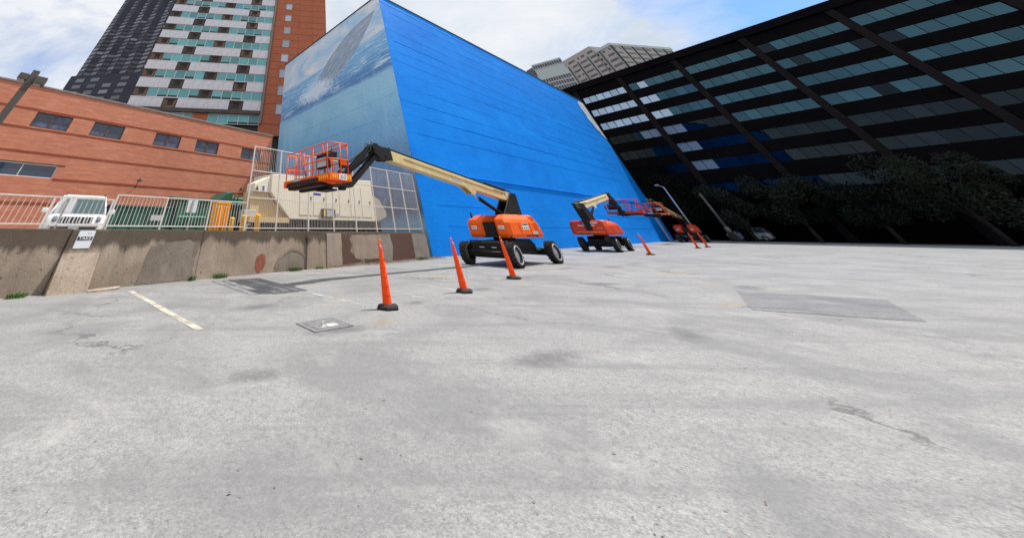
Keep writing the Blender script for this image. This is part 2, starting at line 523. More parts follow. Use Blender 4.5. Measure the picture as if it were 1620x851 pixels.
    c = nt.n('HueSaturation', None, Color=c, Saturation=1.4, Hue=.522, Value=1.14).outputs[0]
    put(nt, bs, Base_Color=c, Roughness=.85, Normal=nt.bump(fine, .35, .03), Specular_IOR_Level=.2)
    return m


def glass_mat(name, col, rough=.06, var=.3, metal=0.0, spec=1.0):
    m, nt, bs = mat(name)
    rnd = nt.n('ObjectInfo').outputs['Random']
    c = nt.ramp(rnd, [(0, [x * (1 - var) for x in col]), (1, [min(1, x * (1 + var)) for x in col])])
    wv = nt.noise(nt.obj(), .8, 2)
    put(nt, bs, Base_Color=c, Roughness=rough, Metallic=metal, Specular_IOR_Level=spec, IOR=1.45, Normal=nt.bump(wv, .04, .1))
    return m


def worn_paint(name, col, lo=.42, hi=.56):
    m, nt, bs = mat(name)
    o = nt.obj()
    f = nt.math('ADD', nt.math('MULTIPLY', nt.noise(o, 2.2, 5, .65), .6), nt.math('MULTIPLY', nt.noise(o, 26, 4, .7), .4))
    al = nt.ramp(f, [(lo, 0.0), (hi, .92)])
    put(nt, bs, Base_Color=col, Roughness=.85, Alpha=al)
    return m


M = {}
M['asphalt'] = asphalt_mat()
M['upper'] = plain('upper_lot_concrete', (.34, .32, .29), .9, var=.2, scale=.8, dirt=.4)
M['patch'] = asphalt_mat('patched_asphalt', (.70, .71, .74))
M['tar'] = plain('crack_sealing_tar', (.035, .035, .037), .7, var=.3, scale=8)
M['line_w'] = worn_paint('worn_white_line_paint', (.60, .59, .57), .48, .60)
M['line_f'] = worn_paint('faint_line_paint', (.60, .59, .56), .50, .60)
M['line_y'] = worn_paint('cream_line_paint', (.58, .535, .44), .34, .56)
M['wall'] = concrete_mat('stained_concrete', [(.145, .108, .08), (.265, .205, .155), (.43, .35, .28)])
M['wall2'] = concrete_mat('stained_concrete_dark', [(.115, .092, .072), (.19, .155, .125), (.31, .26, .215)], .5, 1.6)
M['tan_c'] = concrete_mat('tan_render', [(.22, .17, .13), (.29, .23, .18), (.37, .305, .25)], .5, 1.5)
M['grey_c'] = concrete_mat('grey_patch_render', [(.16, .145, .125), (.23, .205, .18), (.30, .275, .245)], .5, 1.6)
M['brown_c'] = concrete_mat('brown_wall_paint', [(.085, .045, .036), (.105, .058, .046), (.125, .072, .058)], .3)
M['red_blob'] = plain('red_oxide_paint', (.25, .075, .045), .8, var=.4, scale=9, dirt=.35)
M['brick'] = brick_mat('orange_brick', (.47, .17, .105), (.55, .235, .15), (.44, .26, .185))
M['band'] = brick_mat('dark_brick_course', (.25, .06, .03), (.30, .08, .04), (.22, .08, .05))
M['redb'] = brick_mat('red_tower_brick', (.40, .125, .065), (.47, .165, .09), (.34, .15, .1))
M['coping'] = plain('weathered_coping', (.19, .165, .15), .7, var=.2)
M['dframe'] = plain('dark_bronze_frame', (.085, .045, .035), .5)
M['wframe'] = plain('white_window_frame', (.62, .63, .63), .5, var=.08)
M['pane_dk'] = glass_mat('dark_blue_glass', (.02, .035, .07), .08)
M['pane_bl'] = plain('window_blind_seen_through_glass', (.07, .09, .15), .25, var=.5, scale=2)
M['spandrel'] = plain('white_spandrel_panel', (.62, .63, .67), .6, var=.05, scale=.6, dirt=.15)
M['teal'] = glass_mat('teal_glass', (.12, .36, .38), .2, .3, spec=.5)
M['teal2'] = glass_mat('teal_glass_dark', (.05, .26, .32), .1, .3, spec=.8)
M['opening'] = plain('dark_window_opening', (.012, .016, .02), .3)
M['vent_a'] = plain('brown_vent_metal', (.15, .09, .055), .6, var=.3, scale=1.2, dirt=.4)
M['vent_b'] = plain('dark_vent_metal', (.06, .045, .038), .6, var=.3, scale=1.2)
M['vent_c'] = plain('tan_vent_core', (.22, .13, .06), .6, var=.3)
M['soffit'] = plain('dark_soffit', (.03, .026, .022), .8)
M['sawdark'] = plain('dark_bronze_tower_skin', (.020, .020, .036), .5, var=.3, scale=.2, spec=.3)
M['sawglass'] = glass_mat('grey_tower_glass', (.15, .145, .165), .4, .5, spec=.4)
M['sawglass2'] = glass_mat('dark_tower_glass', (.045, .042, .055), .35, .5, spec=.4)
M['blue'] = blue_mat()
M['mural'] = mural_mat()
M['remnant'] = plain('old_pale_mural_paint', (.52, .58, .64), .8, var=.25, scale=.5)
M['cap'] = plain('dark_roof_edge_metal', (.02, .025, .035), .5)
M['roof'] = plain('roof_membrane', (.25, .25, .25), .9)
M['bk'] = plain('black_steel_facade', (.0035, .003, .004), .8, spec=.06, var=.3, scale=.3)
M['bk2'] = plain('dark_bronze_column', (.010, .0075, .008), .75, spec=.1, var=.25, scale=.3)
M['dg_teal'] = glass_mat('facade_glass_teal', (.045, .095, .12), .02, .18, metal=1.0)
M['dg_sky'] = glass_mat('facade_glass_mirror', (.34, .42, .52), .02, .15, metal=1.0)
M['dg_dark'] = glass_mat('facade_glass_dark', (.020, .027, .033), .02, .2, metal=1.0)
M['dg_skypaint'] = plain('painted_sky_reflection', (.17, .225, .30), .25, var=.15, spec=.4)  # flat pale colour painting the sky's reflection on some lower panes
M['dg_lit'] = glass_mat('facade_glass_brown', (.04, .055, .065), .02, .2, metal=1.0)
M['gt_wall'] = plain('grey_granite_panels', (.35, .31, .29), .7, var=.08, scale=.15)
M['gt_green'] = plain('dark_green_fin', (.008, .05, .045), .4)
M['gt_win'] = glass_mat('office_window_glass', (.035, .03, .045), .12, .5)
M['gt_light'] = plain('tan_roof_storey', (.42, .36, .28), .8)
M['gl_wall'] = plain('white_gridded_cladding', (.40, .44, .44), .4, var=.05)
M['gl_dark'] = glass_mat('navy_glass', (.012, .02, .045), .06, .3)
M['white_rail'] = plain('chipped_white_rail_paint', (.64, .58, .54), .55, var=.1, scale=8, dirt=.22)
M['galv'] = plain('galvanised_post', (.35, .35, .36), .5, .5, var=.15, scale=8)
M['signw'] = plain('white_sign_sheet', (.68, .70, .74), .4, var=.05)
M['ink'] = plain('black_ink', (.012, .012, .014), .6)
M['inkw'] = plain('white_ink', (.85, .85, .85), .6)
M['inkr'] = plain('faded_red_ink', (.5, .12, .14), .6)
M['inkb'] = plain('blue_ink', (.06, .06, .36), .6)
M['orange'] = plain('orange_machine_paint', (.86, .115, .006), .5, var=.1, scale=2, dirt=.16, spec=.25)
M['orange_d'] = plain('red_orange_machine_paint', (.60, .05, .008), .5, var=.12, scale=2, dirt=.2, spec=.25)
M['beige'] = plain('cream_boom_paint', (.64, .50, .24), .45, var=.12, scale=1.5, dirt=.25)
M['cream'] = plain('pale_cream_boom_paint', (.74, .66, .42), .45, var=.1, scale=1.5, dirt=.15)
M['beige2'] = plain('tan_boom_paint', (.40, .24, .11), .5, var=.15, scale=1.5, dirt=.3)
M['mblack'] = plain('black_machine_steel', (.006, .006, .007), .5, var=.35, scale=3, dirt=.10, spec=.3)
M['hose'] = plain('black_hose_rubber', (.01, .01, .011), .6)
M['steel'] = plain('bright_steel_rod', (.6, .6, .6), .25, .9)
M['tyre'] = plain('dusty_black_rubber', (.02, .019, .018), .85, var=.35, scale=6, dirt=.25)
M['rim'] = plain('silver_wheel_rim', (.46, .48, .50), .5, .1, var=.15, scale=5, dirt=.25)
M['label'] = plain('white_decal', (.72, .72, .72), .4, var=.05)
M['label_g'] = plain('grey_decal', (.42, .42, .44), .45, var=.25, scale=20)
M['yellow'] = plain('yellow_hazard_tape', (.85, .55, .02), .5)
M['cone'] = plain('orange_channelizer_plastic', (.92, .075, .006), .6, var=.08, scale=4, dirt=.22, spec=.2)
M['cone_top'] = plain('scuffed_orange_plastic', (.80, .10, .05), .4, var=.2, scale=12)
M['rubber'] = plain('black_recycled_rubber', (.014, .014, .015), .85, var=.4, scale=20, bump=.4)
M['gen'] = plain('beige_enclosure_steel', (.76, .69, .56), .5, var=.04, scale=.7, dirt=.08)
M['gen_t'] = plain('tan_steel_with_bounce_tone', (.56, .42, .22), .55, var=.06, scale=.7)  # on the scoop, tan puts ground-bounce light into the colour; louvre shares it
M['gen_d'] = plain('black_fuel_tank_steel', (.02, .02, .02), .6, var=.3)
M['green'] = plain('dark_green_dumpster_paint', (.012, .085, .058), .5, var=.2, scale=2, dirt=.2)
M['green_l'] = plain('pale_teal_lid_plastic', (.20, .48, .36), .5, var=.1)
M['plast_y'] = plain('orange_yellow_plastic', (.86, .36, .012), .5, var=.08, scale=2, dirt=.08)
M['boll'] = plain('yellow_bollard_paint', (.82, .44, .02), .55, var=.12, scale=6, dirt=.1)
M['carw'] = plain('white_car_paint', (.72, .73, .74), .25, var=.02, coat=.6)
M['cars'] = plain('silver_white_car_paint', (.66, .7, .76), .25, var=.02, coat=.6)
M['carg'] = glass_mat('car_glass', (.04, .075, .08), .04, .1)
M['lens'] = plain('headlight_lens', (.32, .34, .36), .1, .3)
M['trim'] = plain('black_car_trim', (.018, .018, .019), .5)
M['lamp_bz'] = plain('bronze_lamp_metal', (.060, .050, .044), .5, var=.15)
M['lamp_al'] = plain('aluminium_lamp_pole', (.40, .44, .50), .5, .2)
M['wood'] = plain('weathered_pole_wood', (.10, .085, .078), .9, var=.3, scale=4)
M['bark'] = plain('dark_bark', (.022, .018, .014), .95, var=.3, scale=6, bump=.5)
M['slab'] = plain('broken_pink_concrete', (.36, .28, .23), .9, var=.25, scale=5, bump=.5)
M['dirt'] = plain('dry_leaf_litter', (.20, .14, .10), .95, var=.5, scale=8)
M['iron'] = plain('iron_plate', (.19, .19, .19), .7, .3, var=.3, scale=8)


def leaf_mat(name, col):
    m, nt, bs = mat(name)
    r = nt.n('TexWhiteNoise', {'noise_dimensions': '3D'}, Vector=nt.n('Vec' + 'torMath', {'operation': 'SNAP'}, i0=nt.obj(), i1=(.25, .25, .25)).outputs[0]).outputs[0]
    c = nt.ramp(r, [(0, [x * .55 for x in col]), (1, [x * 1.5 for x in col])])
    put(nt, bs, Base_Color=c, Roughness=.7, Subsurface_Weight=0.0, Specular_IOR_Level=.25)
    return m


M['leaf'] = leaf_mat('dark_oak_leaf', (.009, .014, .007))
M['weed'] = leaf_mat('weed_green', (.055, .115, .022))

# ------------------------------------------------------------------ ground
def sheet(name, poly, z, m, parent=None):
    b = MB(); b.face([(x, y, z) for x, y in poly]); return b.obj(name, m, parent)


b = MB()
b.face([(-600, -120, 0), (700, -120, 0), (700, 900, 0), (-600, 900, 0)])
struct(b.obj('asphalt_lot', M['asphalt']))
b = MB()
P = [inE(s, n) for s, n in ((-60, .5), (.35, .5), (.35, 60), (-60, 60))]
b.mesh([(p.x, p.y, z) for z in (.02, UP) for p in P], [(4, 5, 6, 7), (0, 1, 5, 4), (1, 2, 6, 5), (2, 3, 7, 6), (3, 0, 4, 7)])
struct(b.obj('upper_lot', M['upper']))


def strip(name, p0, p1, w, m, z=.006):
    p0 = Vector((*p0, 0)); p1 = Vector((*p1, 0)); d = (p1 - p0).normalized(); n = Vector((-d.y, d.x, 0)) * w / 2
    L = (p1 - p0).length
    b = MB()
    k = max(2, int(L / .35))
    rnd = random.Random(int(p0.x * 97 + p1.y * 31))
    q = []
    for i in range(k + 1):
        c = p0 + (p1 - p0) * i / k
        q.append((c + n * (1 + rnd.uniform(-.12, .12)), c - n * (1 + rnd.uniform(-.12, .12))))
    for i in range(k):
        b.face([(v.x, v.y, z) for v in (q[i][0], q[i][1], q[i + 1][1], q[i + 1][0])])
    return struct(b.obj(name, m))


strip('stall_line', (-5.57, 11.83), (-2.1, 7.62), .15, M['line_y'])
strip('stall_line', (-2.65, 14.55), (1.12, 9.75), .11, M['line_w'])
strip('stall_line', (.75, 15.6), (2.35, 14.1), .1, M['line_f'])
strip('stall_line', (3.25, 13.1), (4.15, 11.85), .1, M['line_w'])
strip('stall_line', (2.55, 10.9), (3.15, 10.35), .1, M['line_w'])
strip('stall_line', (5.9, 15.4), (6.95, 14.6), .1, M['line_f'])
strip('stall_line', (5.2, 12.9), (6.6, 12.6), .1, M['line_f'])
# worn painted figure on the ground: an open zero
b = MB()
for i in range(28):
    t0, t1 = 2 * pi * i / 28, 2 * pi * (i + 1) / 28
    def zp(t, r): return (3.18 + cos(t) * r * .34 - sin(t) * r * .10, 10.95 + sin(t) * r * .30 + cos(t) * r * .06, .006)
    b.face([zp(t0, 1), zp(t1, 1), zp(t1, .7), zp(t0, .7)])
struct(b.obj('stall_number', M['line_w']))
# darker square of newer asphalt on the right
b = MB()
pc = [(12.3, 11.7), (9.75, 9.25), (11.9, 8.2), (14.6, 10.4)]
R0 = random.Random(3)
poly = []
for i in range(4):
    p, q = Vector(pc[i]), Vector(pc[(i + 1) % 4]); k = int((q - p).length / .12)
    for t in range(k):
        v = p + (q - p) * t / k + Vector((R0.gauss(0, .014), R0.gauss(0, .014))); poly.append((v.x, v.y, .005))
b.face(poly)
struct(b.obj('asphalt_patch', M['patch']))
# ------------------------------------------------------------------ retaining wall
rw = thing('retaining_wall', 'low stained concrete retaining wall in front of the upper lot', 'retaining wall', W0, E_RZ)
WY = .25


def wtop(s): return 1.215 + (-s) * .0062


def wallseg(s0, s1, y=WY, m='wall', name='wall_segment', k=1):
    b = MB()
    n = max(1, int((s1 - s0) / .8))
    rnd = random.Random(int(s0 * 13))
    top = [(s0 + (s1 - s0) * i / n, wtop(s0 + (s1 - s0) * i / n) + rnd.uniform(-.008, .008)) for i in range(n + 1)]
    b.prism([(s0, -.05)] + [(s1, -.05)] + top[::-1], 'y', y, y + .32)
    return b.obj(name, M[m], rw, bevel=.02)


wallseg(-34, -19.96); wallseg(-19.95, -15.62); wallseg(-15.615, -10.40); wallseg(-10.395, -7.9); wallseg(-7.895, .5)
b = MB()   # battered buttress, flush at the coping and proud at the foot
b.prism([(WY - .003, wtop(-19.5) - .012), (WY - .003, -.05), (-.13, -.05), (WY - .035, .80), (WY - .03, wtop(-19.5) - .03)], 'x', -19.93, -18.95)
b.obj('buttress', M['wall'], rw, bevel=.015)
b = MB(); b.box(-10.33, -9.52, WY - .09, WY - .002, -.05, 1.1); b.obj('pilaster', M['wall'], rw, bevel=.02)
b = MB(); b.box(-9.0, -7.92, WY - .035, WY - .002, -.05, 1.2); b.obj('pilaster', M['tan_c'], rw, bevel=.02)


def wpatch(name, pts, m, proud=.006):
    b = MB()
    rnd = random.Random(len(pts) * 7 + int(pts[0][0] * 10))
    poly = []
    for i, (s, z) in enumerate(pts):
        s2, z2 = pts[(i + 1) % len(pts)]
        L = hypot(s2 - s, z2 - z); k = max(1, int(L / .09))
        for j in range(k):
            a = j / k
            poly.append((s + (s2 - s) * a + (rnd.uniform(-.025, .025) if j else 0), z + (z2 - z) * a + (rnd.uniform(-.02, .02) if j else 0)))
    b.prism(poly, 'y', WY - proud, WY - .001)
    o = b.obj(name, M[m], rw)
    return o


wpatch('render_patch', [(-17.6, .02), (-15.75, .02), (-15.72, .95), (-16.2, 1.05), (-16.9, .98), (-17.45, .9)], 'wall2')
wpatch('paint_patch', [(-7.86, .05), (-7.86, 1.02), (-7.35, 1.12), (-7.1, .75), (-7.25, .5), (-6.7, .2), (-6.2, .07)], 'brown_c')
wpatch('render_patch', [(-6.9, .22), (-7.05, .55), (-7.1, 1.12), (-4.45, 1.14), (-4.42, .2), (-5.6, .16)], 'tan_c', .012)
wpatch('paint_patch', [(-6.1, .02), (-6.2, .15), (-4.45, .19), (-4.42, .02)], 'brown_c', .008)
wpatch('render_patch', [(-4.40, .02), (-4.42, 1.15), (-3.62, 1.15), (-3.5, .6), (-3.7, .02)], 'grey_c', .010)
wpatch('paint_patch', [(-3.66, .02), (-3.45, .6), (-3.6, 1.14), (-1.3, 1.16), (-1.25, .02)], 'brown_c', .007)
wpatch('render_patch', [(-1.22, .02), (-1.25, 1.15), (.4, 1.15), (.4, .02)], 'grey_c', .010)
# blocked-up arch
b = MB()
arc = [(-12.05 + 1.85 * i / 12, .12 + .5 * sin(pi * i / 12) ** .6) for i in range(13)]
b.prism([(-12.05, -.02)] + arc + [(-10.2, -.02)], 'y', WY - .012, WY - .001); b.obj('blocked_arch', M['wall2'], rw)
b = MB()
for i in range(12):
    (s0, z0), (s1, z1) = arc[i], arc[i + 1]
    b.prism([(s0, z0), (s1, z1), (s1 * 1.0 + (s1 + 11.12) * .08, z1 + .07), (s0 + (s0 + 11.12) * .08, z0 + .07)], 'y', WY - .024, WY - .002)
b.obj('arch_rim', M['wall2'], rw)
b = MB(); b.prism([(-12.85 + .26 * cos(t) + .05 * sin(t), .34 + .27 * sin(t) * (1.15 if sin(t) < 0 else .9)) for t in [2 * pi * i / 20 for i in range(20)]], 'y', WY - .005, WY - .001)
b.obj('red_paint_spot', M['red_blob'], rw)

# sign hung on the wall
sg = thing('wall_sign', 'small white sign reading TAKE hung on the retaining wall', 'sign', inE(-19.53, WY - .046, .89), E_RZ)
b = MB()
pl = []
for cx, cz, a0 in ((.19, .38, 0), (-.19, .38, 90), (-.19, .04, 180), (.19, .04, 270)):
    pl += [(cx + .03 * cos(radians(a0 + k * 30)), cz + .03 * sin(radians(a0 + k * 30))) for k in range(4)]
b.prism(pl, 'y', 0, .006); b.obj('board', M['signw'], sg)
b = MB(); b.box(-.2, .2, -.003, -.0005, .185, .275); b.obj('band', M['ink'], sg)
text('lettering', 'TAKE', .10, M['inkw'], sg, (0, -.005, .23), (pi / 2, 0, 0), sx=1.4)
b = MB()
for x in (.03, .1):
    b.box(x, x + .03, -.002, -.0005, .335, .355)
b.obj('mark', M['inkr'], sg)

# ------------------------------------------------------------------ railing and tall fence
def bar_mesh(name, w, d, h, m):
    b = MB(); b.box(-w / 2, w / 2, -d / 2, d / 2, 0, h); return b.data(name, m)


def railing(name, label, cat, s0, s1, zb, zt, posts, zrails, pitch, postw=.05, pickw=.014, railh=.035, zpost=None, slope=0.0):
    t = thing(name, label, cat, inE(0, .40), E_RZ)
    pm = bar_mesh('post', postw, postw, (zt - (zpost if zpost is not None else zb)), M['white_rail'])
    for s in posts:
        link('post', pm, t, (s, 0, (zpost if zpost is not None else zb)))
    for z in zrails:
        b = MB(); b.box(s0, s1, -.028, .028, z - railh / 2, z + railh / 2); b.obj('rail', M['white_rail'], t)
    km = bar_mesh('picket', pickw, pickw, zrails[-1] - zrails[0] - railh, M['white_rail'])
    n = int((s1 - s0) / pitch)
    for i in range(1, n):
        s = s0 + (s1 - s0) * i / n
        if min(abs(s - p) for p in posts) < postw * .8: continue
        link('picket', km, t, (s + random.uniform(-.006, .006), 0, zrails[0] + railh / 2), (0, random.uniform(-.006, .006), 0))
    return t


railing('low_railing', 'lower section of white metal railing at the left, in front of the white car', 'railing', -24.3, -19.13, 1.36, 2.10,
        [-24.28, -22.5, -20.80, -19.13], [1.45, 2.09], .145, zpost=1.30)
railing('low_railing', 'white metal railing between the white car and the tall fence, in front of green dumpsters', 'railing', -19.07, -13.86, 1.36, 2.24,
        [-19.05, -17.31, -15.52], [1.42, 2.23], .125, zpost=1.30)
railing('tall_fence', 'tall white steel picket fence in front of the beige generator', 'fence', -13.8, .52, 1.3, 4.5,
        [-13.78, -12.1, -10.1, -8.27, -6.44, -4.6, -2.75, -1.17, .50], [1.38, 2.42, 3.45, 4.47], .105, postw=.055, pickw=.0085, zpost=1.2)

# ------------------------------------------------------------------ signs seen from the back
def back_sign(s, label, z0, z1, w):
    t = thing('sign_post', label, 'sign', inE(s, .80, UP), E_RZ, 'blank backs of signs behind the railing')
    b = MB(); b.box(-.028, .028, -.05, -.006, 0, z1 - UP + .02); b.obj('post', M['galv'], t)
    b = MB(); b.box(-w / 2, w / 2, 0, .006, z0 - UP, z1 - UP); b.obj('board', M['signw'], t)
    b = MB()
    for z in (z0 + .08, z1 - .08): b.cyl((0, -.06, z - UP), (0, -.045, z - UP), .012, n=6)
    b.obj('bolt', M['galv'], t)


back_sign(-20.38, 'back of a white sign on a grey post in front of the white car', 1.72, 2.12, .46)
back_sign(-16.12, 'back of a white sign on a grey post in front of the tall green dumpster', 1.84, 2.23, .41)


# ------------------------------------------------------------------ windows helper: wall skin with openings
def skin(b, x0, x1, z0, z1, holes, y, depth, mi=0, mr=0):
    xs = sorted({x0, x1, *[h[0] for h in holes], *[h[1] for h in holes]})
    zs = sorted({z0, z1, *[h[2] for h in holes], *[h[3] for h in holes]})
    for i in range(len(xs) - 1):
        for j in range(len(zs) - 1):
            cx, cz = (xs[i] + xs[i + 1]) / 2, (zs[j] + zs[j + 1]) / 2
            if any(h[0] < cx < h[1] and h[2] < cz < h[3] for h in holes): continue
            b.face([(xs[i], y, zs[j]), (xs[i + 1], y, zs[j]), (xs[i + 1], y, zs[j + 1]), (xs[i], y, zs[j + 1])], mi)
    for a, c, d, e in holes:
        b.face([(a, y, d), (a, y, e), (a, y + depth, e), (a, y + depth, d)], mr)
        b.face([(c, y, d), (c, y + depth, d), (c, y + depth, e), (c, y, e)], mr)
        b.face([(a, y, e), (c, y, e), (c, y + depth, e), (a, y + depth, e)], mr)
        b.face([(a, y, d), (a, y + depth, d), (c, y + depth, d), (c, y, d)], mr)


# ------------------------------------------------------------------ brick building
bd = thing('brick_building', 'long orange brick building with small paned windows behind the upper lot', 'building', inE(0, 8.0, UP), E_RZ)
z = lambda v: v - UP
BX0, BX1, BT = -48, -7.75, 7.15
up_w = [(-22.93, -21.32), (-20.27, -18.63), (-16.80, -15.15), (-14.06, -12.36), (-10.46, -8.75), (-29.4, -27.7), (-26.3, -24.65), (-33, -31.3)]
holes = [(a, c, z(5.28), z(5.99)) for a, c in up_w] + [(-23.55, -20.82, z(3.22), z(3.75)), (-29.5, -26.6, z(3.22), z(3.75))]
b = MB()
skin(b, BX0, BX1, 0, z(BT), holes, 0, .16)
b.face([(BX1, 0, 0), (BX1, 12, 0), (BX1, 12, z(BT)), (BX1, 0, z(BT))])
b.face([(BX0, 0, 0), (BX0, 0, z(BT)), (BX0, 12, z(BT)), (BX0, 12, 0)])
b.face([(BX0, 12, 0), (BX0, 12, z(BT)), (BX1, 12, z(BT)), (BX1, 12, 0)])
b.face([(BX0, 0, z(BT) - .05), (BX1, 0, z(BT) - .05), (BX1, 12, z(BT) - .05), (BX0, 12, z(BT) - .05)])
b.obj('wall', M['brick'], bd, raw=True)
b = MB(); b.box(BX0 - .05, BX1 + .05, -.05, .35, z(BT), z(BT) + .10); b.obj('coping', M['coping'], bd, bevel=.015)
for zc in (6.06, 5.2, 4.2, 3.2, 2.25):
    b = MB()
    segs = [(BX0, BX1)]
    if zc == 3.2: segs = [(BX0, -29.6), (-26.5, -23.65), (-20.75, BX1)]
    for a, c in segs: b.box(a, c, -.012, -.002, z(zc) - .045, z(zc) + .045)
    b.obj('brick_course', M['band'], bd)
for a, c in up_w:
    w = MB(); z0, z1 = z(5.28), z(5.99); t = .05
    for bx in ((a, c, z0, z0 + t), (a, c, z1 - t, z1), (a, a + t, z0 + t, z1 - t), (c - t, c, z0 + t, z1 - t), ((a + c) / 2 - .05, (a + c) / 2 + .05, z0 + t, z1 - t)):
        w.box(bx[0] + .002, bx[1] - .002, .06, .13, bx[2] + .002, bx[3] - .002)
    fr = w.obj('window', M['dframe'], bd)
    for s in (0, 1):
        x0 = a + t if s == 0 else (a + c) / 2 + .05
        x1 = (a + c) / 2 - .05 if s == 0 else c - t
        zm = (z0 + z1) / 2
        for q0, q1, mm in ((z0 + t, zm - .015, 'pane_bl' if random.random() < .7 else 'pane_dk'), (zm + .015, z1 - t, 'pane_bl' if random.random() < .5 else 'pane_dk')):
            g = MB(); g.box(x0 - .01, x1 + .01, .10, .115, q0 - .005, q1 + .005); g.obj('pane', M[mm], fr)
        g = MB(); g.box(x0, x1, .07, .12, zm - .018, zm + .018); g.obj('sash_bar', M['dframe'], fr)
    g = MB(); g.box(a - .05, c + .05, -.02, .06, z0 - .06, z0 - .003); g.obj('sill', M['brick'], fr)
for a, c in ((-23.55, -20.82), (-29.5, -26.6)):
    w = MB(); z0, z1 = z(3.22), z(3.75); t = .035; mid = (a + c) / 2
    for bx in ((a, c, z0, z0 + t), (a, c, z1 - t, z1), (a, a + t, z0 + t, z1 - t), (c - t, c, z0 + t, z1 - t), (mid - t / 2, mid + t / 2, z0 + t, z1 - t)):
        w.box(bx[0] + .002, bx[1] - .002, .03, .10, bx[2] + .002, bx[3] - .002)
    fr = w.obj('window', M['wframe'], bd)
    for x0, x1 in ((a + t, mid - t / 2), (mid + t / 2, c - t)):
        g = MB(); g.box(x0 - .005, x1 + .005, .06, .075, z0 + t - .005, z1 - t + .005); g.obj('pane', M['pane_dk'], fr)
    g = MB(); g.box(a - .3, c + .3, -.015, -.001, z1 + .002, z1 + .045); g.obj('lintel', M['lamp_bz'], fr)

# gooseneck lamps on the brick wall
def gooseneck(s, label):
    t = thing('wall_lamp', label, 'lamp', inE(s, 8.0, 3.15), E_RZ, 'small black lamps on the brick wall')
    b = MB(); b.tube([(0, 0, 0), (0, -.08, .06), (0, -.25, .30), (0, -.38, .38), (0, -.46, .36), (0, -.5, .30)], .018, 6); b.obj('arm', M['ink'], t)
    b = MB(); b.lathe([(.03, .34), (.05, .31), (.16, .235), (.165, .22), (.12, .225), (.0, .30)], 14, c=(0, -.5, 0)); b.obj('shade', M['ink'], t)
    b = MB(); b.cyl((0, -.012, 0), (0, 0, 0), .05, n=10); b.obj('mount', M['ink'], t)


gooseneck(-16.85, 'black gooseneck lamp on the brick wall above the long dumpster')
gooseneck(-10.2, 'black gooseneck lamp on the brick wall above the teal dumpster lid')

# ------------------------------------------------------------------ white tower with teal windows
CY = 1.449
CD = Vector((sin(CY), cos(CY), 0))
TW0 = Vector((-9.15, 44.06, 0))
tw = thing('hotel_tower', 'white panelled tower with teal windows, brown vents and a red brick stair shaft', 'building', TW0, ang(CD))
FL = 3.06; NF = 9; TOPZ = 15.1 + FL * NF
TX0, TX1 = -20.25, 0.0
b = MB()
b.box(TX0, 0, .25, 18, 15.0, TOPZ); b.box(TX0, 11.0, .6, 18, .7, 13.2)
b.obj('core', M['soffit'], tw)
# pieces shared by every floor
def winmesh(w, h, variant):
    b = MB(); gap = (.0, .0, .22, .30)[variant]
    b.box(.04, w - .04, .10, .13, .05, .05 + (h - .1) * gap, 1) if gap else None
    b.box(.04, w - .04, .06, .09, .05 + (h - .1) * gap, h - .05, 0)
    return b.data('pane', [M['teal'] if variant in (0, 2) else M['teal2'] if variant == 1 else M['teal'], M['opening']])


def framemesh(w, h):
    b = MB(); t = .05
    b.box(0, w, 0, .12, 0, t); b.box(0, w, 0, .12, h - t, h); b.box(0, t, 0, .12, t, h - t); b.box(w - t, w, 0, .12, t, h - t)
    return b.data('window', M['wframe'])


WPM = [winmesh(1.57, 1.38, k) for k in range(4)]
WFM = framemesh(1.57, 1.38)


def ventmesh(w, h, name):
    b = MB()
    e = .10
    def ring(x0, x1, z0, z1, y): return [(x0, y, z0), (x1, y, z0), (x1, y, z1), (x0, y, z1)]
    r0 = ring(0, w, 0, h, 0); r1 = ring(e, w - e, e, h - e, 0); r2 = ring(w * .36, w * .64, h * .42, h * .72, .38)
    for a, c, mi in ((r0, r1, 1), (r1, r2, 0)):
        for k in range(4):
            b.face([a[k], a[(k + 1) % 4], c[(k + 1) % 4], c[k]], 1 if (mi or k == 2) else 0)
    b.face(r2, 2)
    b.box(w * .40, w * .60, .20, .37, h * .34, h * .52, 1)
    b.box(0, w, .39, .42, 0, h, 1)
    return b


VM = [ventmesh(2.05, 1.5, 'v').data('vent', [M[a], M['vent_b'], M[c]]) for a, c in (('vent_a', 'vent_c'), ('vent_b', 'vent_a'), ('vent_a', 'vent_a'), ('vent_b', 'vent_c'))]
rnd = random.Random(11)


def window(x, zz, par=tw):
    f = link('window', WFM, par, (x, .02, zz))
    v = rnd.choices((0, 1, 2, 3), (.45, .16, .2, .19))[0]
    p = link('pane', WPM[v], f, (0, 0, 0))
    return f


def panel(x0, x1, z0, z1):
    b = MB(); b.box(x0, x1, -.06, .2, z0, z1)
    return b.obj('spandrel_panel', M['spandrel'], tw, bevel=.015)


PANM = {}
def panel_shared(x0, x1, z0, h):
    key = round(x1 - x0, 2)
    if key not in PANM:
        b = MB(); b.box(0, key, -.06, .2, 0, h); PANM[key] = b.data('spandrel_panel', M['spandrel'])
    link('spandrel_panel', PANM[key], tw, (x0, rnd.uniform(-.008, .008), z0))


